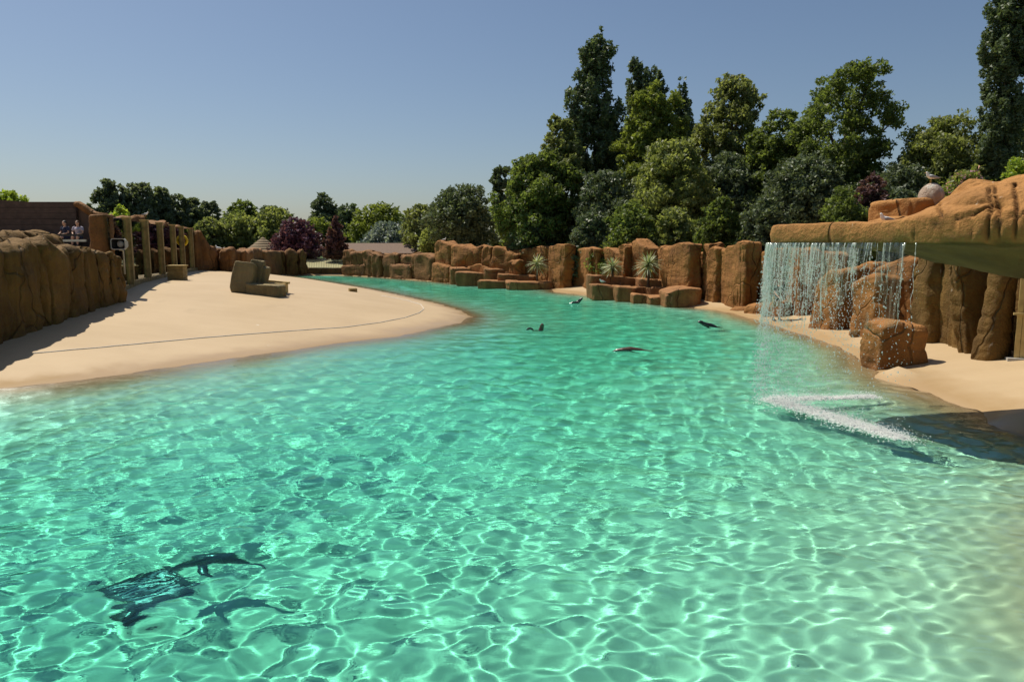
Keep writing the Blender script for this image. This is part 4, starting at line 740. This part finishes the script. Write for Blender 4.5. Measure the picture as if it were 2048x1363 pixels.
p = PZ(1260, 700); sealion('brown-backed sea lion gliding just under the surface with a dark tail flipper', [V3(p, -.75, .1, -.08), V3(p, -.55, .08, -.04), V3(p, -.3, .03, -.02), V3(p, 0, 0, .0), V3(p, .3, -.06, -.02), V3(p, .6, -.12, -.04), V3(p, .8, -.18, -.02), V3(p, .95, -.25, .0)], [.03, .09, .13, .16, .14, .09, .05, .02], [(V3(p, -.1, -.1, -.1), V3(p, .05, -.45, -.2), V3(p, .3, -.6, -.28), .1)], 'fur_brown')
SL = .85; q = PZ(430, 1150, -.35); sealion('dark sea lion swimming under water in the near left of the pool', [V3(q, -.48, -.22, -.55), V3(q, -.36, -.12, -.50), V3(q, -.2, -.02, -.46), V3(q, 0, .04, -.44), V3(q, .2, .04, -.46), V3(q, .4, -.03, -.5), V3(q, .52, -.1, -.52)], [.04, .085, .11, .125, .11, .06, .025], [(V3(q, -.12, -.05, -.5), V3(q, -.02, -.26, -.56), V3(q, .14, -.36, -.6), .09), (V3(q, .5, -.08, -.5), V3(q, .6, -.1, -.52), V3(q, .7, -.2, -.53), .07)])
# ------------------------------------------------------------------ grates on the pool floor
def floor_grate(label, px, py, w, l, rot, bars, mat, seed):
    z = -1.1
    for _ in range(3): c = PZ(px, py, z*.78); z = float(terr(c[0], c[1]))
    z += .05; th = thing('floor_grate', (c[0], c[1], z), label, 'grate'); rm = Matrix.Rotation(rot, 4, 'Z'); fr = MB()
    for sx, sy, dx, dy in ((0, -l/2, w, .07), (0, l/2, w, .07), (-w/2, 0, .07, l), (w/2, 0, .07, l)): o_ = rm @ Vector((sx, sy, 0)); fr.box((c[0]+o_.x, c[1]+o_.y, z+.03), (dx, dy, .08), rm)
    if mat == 'grate': fr.box((c[0], c[1], z-.01), (w-.05, l-.05, .03), rm)
    o = fr.build('frame', M[mat], th, False); o.cycles.is_caustics_receiver = True
    for k in range(bars):
        o_ = rm @ Vector((-w/2+(k+.5)*w/bars, 0, 0)); b = MB(); b.box((c[0]+o_.x, c[1]+o_.y, z+.02), (w/bars*(.5 if mat == 'grate' else .3), l-.08, .06), rm); o = b.build('bar', M['white_paint' if mat == 'grate' else mat], th, False); o.cycles.is_caustics_receiver = True
floor_grate('dark striped floor grate seen through the water at the near left', 300, 1265, .9, .72, R(-38), 6, 'grate', 1)
# ------------------------------------------------------------------ people
def person(label, base, H, yaw, pose, mats, group=None):
    """one continuous body; clothes are children. base = floor point; local +y is forward"""
    th = thing('person', tuple(base), label, 'person', group); rm = np.array(Matrix.Rotation(yaw, 3, 'Z')); k = H/1.75
    W_ = lambda p: np.array(base)+rm@(np.array(p, float)*k)
    hipz, sit = (.90, False) if pose != 'sit' else (.48, True)
    B = MB(); sh, lg, to = MB(), MB(), MB()
    lean = .10 if pose == 'work' else 0.
    chest = (0, lean+.02, hipz+.42); neck = (0, lean+.02, hipz+.55); head = (0, lean+.06, hipz+.70)
    torso = [W_((0, 0, hipz-.08)), W_((0, 0, hipz+.05)), W_((0, lean*.5, hipz+.2)), W_(chest), W_((0, lean+.02, hipz+.5))]; tr = [(.16*k, .11*k), (.165*k, .115*k), (.15*k, .105*k), (.185*k, .12*k), (.12*k, .09*k)]
    B.tube(torso, tr, 16); B.tube([W_(chest), W_(neck), W_((0, lean+.04, hipz+.62))], [.08*k, .06*k, .055*k], 10)
    B.ball(W_(head), (.078*k, .095*k, .115*k), 16, 12, Matrix.Rotation(yaw, 4, 'Z')); B.ball(W_((0, lean+.155, hipz+.68)), .018*k, 8, 6)
    for sx in (-1, 1): B.ball(W_((sx*.078, lean+.05, hipz+.69)), (.012*k, .02*k, .032*k), 8, 6)
    to.tube(torso, [(a+.018*k, b_+.018*k) for a, b_ in tr], 16)
    for sx in (-1, 1):
        S_ = (sx*.19, lean+.02, hipz+.47)
        if pose == 'work': E_, H_ = ((sx*.33, lean-.02, hipz+.25), (sx*.52, lean+.06, hipz+.06)) if sx < 0 else ((.26, lean+.08, hipz+.24), (.24, lean+.28, hipz+.10))
        else: E_, H_ = (sx*.24, .08, hipz+.24), (sx*.14, .28, hipz+.16)
        B.tube([W_(S_), W_(E_), W_(H_)], [.052*k, .042*k, .03*k], 10); to.tube([W_((sx*.13, lean+.02, hipz+.48)), W_(S_), W_(np.array(S_)*.35+np.array(E_)*.65)], [.085*k, .075*k, .07*k], 12)
        d = (np.array(H_)-np.array(E_)); d /= np.linalg.norm(d); hc = np.array(H_)+d*.05; B.ball(W_(hc), (.04*k, .03*k, .045*k), 10, 8)
        for i in range(4): f0 = hc+d*.03+np.array([(-.026+.0175*i)*1., .0, .0]); B.tube([W_(f0), W_(f0+d*.035+np.array([0, .006, -.006])), W_(f0+d*(.062-.006*abs(i-1.4))+np.array([0, .014, -.018]))], [.0095*k, .009*k, .0075*k], 6)
        B.tube([W_(hc), W_(hc+np.array([sx*-.03, .03, -.01])), W_(hc+np.array([sx*-.035, .05, -.03]))], [.012*k, .01*k, .008*k], 6)
        if not sit: K_, A_ = (sx*.11, .03, .48), (sx*.12, -.01 if sx > 0 else .03, .08)
        else: K_, A_ = (sx*.12, .42, .48), (sx*.12, .44, .08)
        hp_ = (sx*.09, 0, hipz-.04); B.tube([W_(hp_), W_(K_), W_((np.array(K_)+np.array(A_))/2+np.array([0, -.015, .06])), W_(A_)], [.088*k, .058*k, .056*k, .038*k], 12)
        sh.tube([W_((sx*.075, 0, hipz+.06)), W_(hp_), W_(np.array(hp_)*.25+np.array(K_)*.75)], [(.12*k, .12*k), .115*k, .1*k], 14)
        ft = (A_[0], A_[1]+.07, .045); lg.tube([W_((A_[0], A_[1]-.06, .04)), W_((A_[0], A_[1], .055)), W_(ft), W_((A_[0], A_[1]+.17, .03))], [(.035*k, .035*k), (.045*k, .05*k), (.045*k, .042*k), (.03*k, .025*k)], 10); lg.tube([W_((A_[0], A_[1], .03)), W_((A_[0], A_[1], .13))], .048*k, 10)
    body = B.build('body', M[mats[0]], th); fuse(body, .011*k, 3)
    o = to.build('shirt', M[mats[1]], th); fuse(o, .016, 4); o = sh.build('shorts', M[mats[2]], th); fuse(o, .016, 3); o = lg.build('shoe', M[mats[3]], th); fuse(o, .012, 2)
    hb = MB(); hb.ball(W_((0, lean+.035, hipz+.745)), (.088*k, .098*k, .085*k), 14, 10, Matrix.Rotation(yaw, 4, 'Z')); hb.build('hair', M[mats[4]], th); return th
pb = T(1552, 641); person('person in dark green shirt and khaki shorts standing behind the left edge of the waterfall', pb, 1.78, R(180)+.3, 'work', ('skin', 'shirt', 'shorts', 'shoe', 'hair'))
for k, (px, lab, mt) in enumerate([(133, 'person in dark blue sitting in the stand, left of the pair', ('skin', 'navy', 'navy', 'shoe', 'black')), (158, 'person in a pale top sitting in the stand, right of the pair', ('skin', 'pale_cloth', 'navy', 'shoe', 'hair'))]):
    q = PY(px, 480, 33.2); person(lab, (q[0], 33.2, 3.05), 1.6, R(180)-.3+.4*k, 'sit', mt, 'people sitting in the stand')
# ------------------------------------------------------------------ waterfall
def fall_mat():
    t = NT('falling_water'); tr = t.n('BsdfTransparent', i_Color=(.93, .98, .97, 1)); gl = t.n('BsdfGlossy', i_Roughness=.12, i_Color=(.95, 1, 1, 1)); df = t.n('BsdfTranslucent', i_Color=(.95, .96, .92, 1)); d2 = t.n('BsdfDiffuse', i_Color=(.92, .93, .9, 1))
    a = t.n('MixShader', i_0=.45, i_1=df.outputs[0], i_2=d2.outputs[0]); b = t.n('MixShader', i_0=.15, i_1=a.outputs[0], i_2=gl.outputs[0]); c = t.n('MixShader', i_0=.5, i_1=tr.outputs[0], i_2=b.outputs[0]); t.link(c.outputs[0], t.out.inputs[0]); return t.m
def drop_mat():
    t = NT('water_drops'); d = t.n('BsdfDiffuse', i_Color=(.85, .9, .88, 1)); tl = t.n('BsdfTranslucent', i_Color=(.9, .95, .93, 1)); gl = t.n('BsdfGlossy', i_Roughness=.1); tr = t.n('BsdfTransparent')
    a = t.n('MixShader', i_0=.5, i_1=d.outputs[0], i_2=tl.outputs[0]); b = t.n('MixShader', i_0=.3, i_1=a.outputs[0], i_2=gl.outputs[0]); c = t.n('MixShader', i_0=.75, i_1=tr.outputs[0], i_2=b.outputs[0]); t.link(c.outputs[0], t.out.inputs[0]); return t.m
M['fall'] = fall_mat()
def sheet_mat():
    t = NT('thin_water_sheet'); n = t.noise(t.pos((14, 14, 1.2)), 1.5, 4., .65); tr = t.n('BsdfTransparent', i_Color=(.92, .96, .94, 1)); gl = t.n('BsdfGlossy', i_Roughness=.15, i_Color=(.9, 1, 1, 1)); df = t.n('BsdfTranslucent', i_Color=(.75, .85, .8, 1))
    b = t.n('MixShader', i_0=.5, i_1=df.outputs[0], i_2=gl.outputs[0]); f = t.n('MapRange', i_Value=n, i_1=.42, i_2=.68, i_3=.04, i_4=.42).outputs[0]; c = t.n('MixShader', i_0=f, i_1=tr.outputs[0], i_2=b.outputs[0]); t.link(c.outputs[0], t.out.inputs[0]); return t.m
M['sheet'] = sheet_mat(); M['drop'] = drop_mat(); 
def foam_mat():
    t = NT('white_foam'); d = t.n('BsdfDiffuse', i_Color=(.97, .98, .97, 1)); tl = t.n('BsdfTranslucent', i_Color=(.98, .99, .98, 1)); a = t.n('MixShader', i_0=.5, i_1=d.outputs[0], i_2=tl.outputs[0]); t.link(a.outputs[0], t.out.inputs[0]); return t.m
M['foam'] = foam_mat()
wf = thing('waterfall', (FOAM[0][0], FOAM[0][1], 0), 'thin curtain of falling water streams pouring from the shelf lip into the pool', 'waterfall')
rgf = np.random.default_rng(77)
rim = np.array([(6.42, 11.05), (6.15, 11.62), (5.92, 12.1), (5.68, 12.7), (5.47, 13.3), (5.28, 13.9), (5.13, 14.3), (5.10, 14.6), (5.32, 14.92), (5.9, 15.08), (6.6, 15.18), (7.3, 15.3)]); rl = np.concatenate([[0], np.cumsum(np.linalg.norm(np.diff(rim, axis=0), axis=1))])
def rim_at(s): return np.array([np.interp(s, rl, rim[:, 0]), np.interp(s, rl, rim[:, 1])])
dv, df_ = [], []; octv = np.array([(1, 0, 0), (-1, 0, 0), (0, 1, 0), (0, -1, 0), (0, 0, 1.4), (0, 0, -1.4)]); octf = np.array([(0, 2, 4), (2, 1, 4), (1, 3, 4), (3, 0, 4), (2, 0, 5), (1, 2, 5), (3, 1, 5), (0, 3, 5)])
drops = []
tip = rl[7]
bundles = [(min(rl[-1]-.1, max(.05, b_)), w_) for b_, w_ in [(tip+.1, 1.), (tip-.15, 1.), (tip-.4, .9), (tip-.7, .8), (tip-1.0, .75), (tip-1.3, .6), (tip-1.6, .6), (tip-1.95, .4), (tip-2.25, .45), (tip-2.65, .25), (tip-2.95, .3), (.5, .2), (tip+.45, .8), (tip+.9, .55), (tip+1.4, .5), (tip+1.9, .4), (tip+2.4, .3)]]
k = 0
for bs, bw in bundles:
    for _ in range(int(2+10*bw**1.3)):
        k += 1; s_ = min(rl[-1]-.02, max(.02, bs+rgf.normal()*.10)); p0 = rim_at(s_); d = rim_at(min(s_+.05, rl[-1]))-rim_at(max(s_-.05, 0)); d /= np.linalg.norm(d); out = np.array([-d[1], d[0]]); out = out if (out@(p0-Cc)) > 0 else -out
        L = min(2.4, rgf.uniform(.45, 1.3)+1.0*bw*rgf.random()**1.5); w0 = rgf.uniform(.004, .012)*(.8+.7*bw); ph = rgf.random()*6; dd_ = rgf.normal()*.05; vo = .02+.12*rgf.random(); pts = []; rads = []; m_ = 26
        for i in range(m_):
            q = i/(m_-1); fall = L*q; tt_ = math.sqrt(2*fall/9.8); o_ = out*(.02+vo*tt_)+d*(dd_*tt_*2+.02*math.sin(14*q+ph)*q+.006*rgf.normal()*q); pts.append((p0[0]+o_[0], p0[1]+o_[1], 3.215-fall)); wv = max(.0012, w0*(1-.6*q)*(.15+1.6*rgf.random()**1.6)); rads.append((wv*1.4, wv*.8))
        b = MB(); b.tube(pts, rads, 6); b.build('stream', M['fall'], wf)
        for _ in range(int(55+95*bw)):
            fall = L*.25+(3.2-L*.25)*rgf.random()**1.25
            if fall > 3.15 or rgf.random() < .35*fall/3.2: continue
            tt_ = math.sqrt(2*fall/9.8); sp_ = .02+.05*tt_*tt_*2; o_ = out*(.02+vo*tt_+rgf.normal()*sp_)+d*(dd_*tt_*2+rgf.normal()*sp_*1.3); drops.append((p0[0]+o_[0], p0[1]+o_[1], 3.2-fall, rgf.uniform(.003, .0075)*(1+1.5*rgf.random()**4)))
def sheet(s0, s1, seed, L0):
    rg = np.random.default_rng(seed); n = 46; m = 22; vs = []; ok = []
    for i in range(m):
        q = i/(m-1); fall = L0*q; tt_ = math.sqrt(2*fall/9.8)
        for j in range(n):
            s_ = s0+(s1-s0)*j/(n-1); p0 = rim_at(s_); d = rim_at(min(s_+.05, rl[-1]))-rim_at(max(s_-.05, 0)); d /= np.linalg.norm(d); out = np.array([-d[1], d[0]]); out = out if (out@(p0-Cc)) > 0 else -out
            o_ = out*(.02+.10*tt_+.012*math.sin(s_*60+q*2)); vs.append((p0[0]+o_[0], p0[1]+o_[1], 3.22-fall))
    vs = np.array(vs); a = fbm(np.stack([vs[:, 0]*9+vs[:, 1]*9, vs[:, 2]*1.1, 0*vs[:, 0]], -1), 3, seed); ok = (a*.9+.62-1.25*(3.22-vs[:, 2])/L0) > 0; f = []
    for i in range(m-1):
        for j in range(n-1):
            q = (i*n+j, i*n+j+1, (i+1)*n+j+1, (i+1)*n+j)
            if ok[list(q)].sum() >= 3: f.append(q)
    o = mk('sheet', vs, f, M['sheet'], wf); o['kind'] = 'stuff'
sheet(.5, tip+.15, 5, 1.5); sheet(tip-1.2, tip+.3, 6, 2.1); sheet(tip+.1, rl[-1], 8, 1.2)
drops = np.array(drops); V_ = (drops[:, None, :3]+octv[None]*drops[:, None, 3:4]).reshape(-1, 3); F_ = (octf[None]+6*np.arange(len(drops))[:, None, None]).reshape(-1, 3); o = mk('droplets', V_, F_, M['drop'], wf, False); o['kind'] = 'stuff'
# spray and foam where it lands
fo = []; blob = []
for a, b_, n_, sg in ((FOAM[0], FOAM[1], 16000, .15), (FOAM[0], FOAM[2], 6500, .11)):
    q = rgf.random(n_)*.93; P_ = a[None]+(b_-a)[None]*q[:, None]; sgm = sg*(1.2-.5*q)*rgf.choice([.5, 1., 1.7], p=[.5, .35, .15], size=n_); hgt = rgf.exponential(size=n_)*.045*(1.2-.5*q)
    X_ = P_[:, 0]+rgf.normal(size=n_)*sgm; Y_ = P_[:, 1]+rgf.normal(size=n_)*sgm; keep = fbm(np.stack([X_*3.1, Y_*3.1, 0*X_], -1), 2, 21) > rgf.uniform(-1.2, .05, n_); r_ = rgf.uniform(.003, .012, n_)*np.where(hgt < .04, 1.2, .55)
    fo += [np.stack([X_, Y_, hgt+.035, r_], -1)[keep]]
    m_ = n_//3; q = rgf.random(m_)*.9; P_ = a[None]+(b_-a)[None]*q[:, None]; sgm = sg*.6*(1.2-.5*q); blob += [np.stack([P_[:, 0]+rgf.normal(size=m_)*sgm, P_[:, 1]+rgf.normal(size=m_)*sgm, .035+.02*rgf.random(m_), rgf.uniform(.012, .04, m_)], -1)]
blob = np.concatenate(blob); V_ = (blob[:, None, :3]+octv[None]*np.array([1, 1, .3])*blob[:, None, 3:4]).reshape(-1, 3); F_ = (octf[None]+6*np.arange(len(blob))[:, None, None]).reshape(-1, 3); o = mk('foam', V_, F_, M['foam'], wf); o.cycles.is_caustics_receiver = True; o['kind'] = 'stuff'
fo = np.concatenate(fo)
tetv = np.array([(1, 1, .7), (-1, -1, .7), (-1, 1, -.7), (1, -1, -.7)]); tetf = np.array([(0, 2, 1), (0, 1, 3), (0, 3, 2), (1, 2, 3)]); V_ = (fo[:, None, :3]+tetv[None]*fo[:, None, 3:4]).reshape(-1, 3); F_ = (tetf[None]+4*np.arange(len(fo))[:, None, None]).reshape(-1, 3); o = mk('foam', V_, F_, M['foam'], wf, False); o.name = 'spray'; o['kind'] = 'stuff'
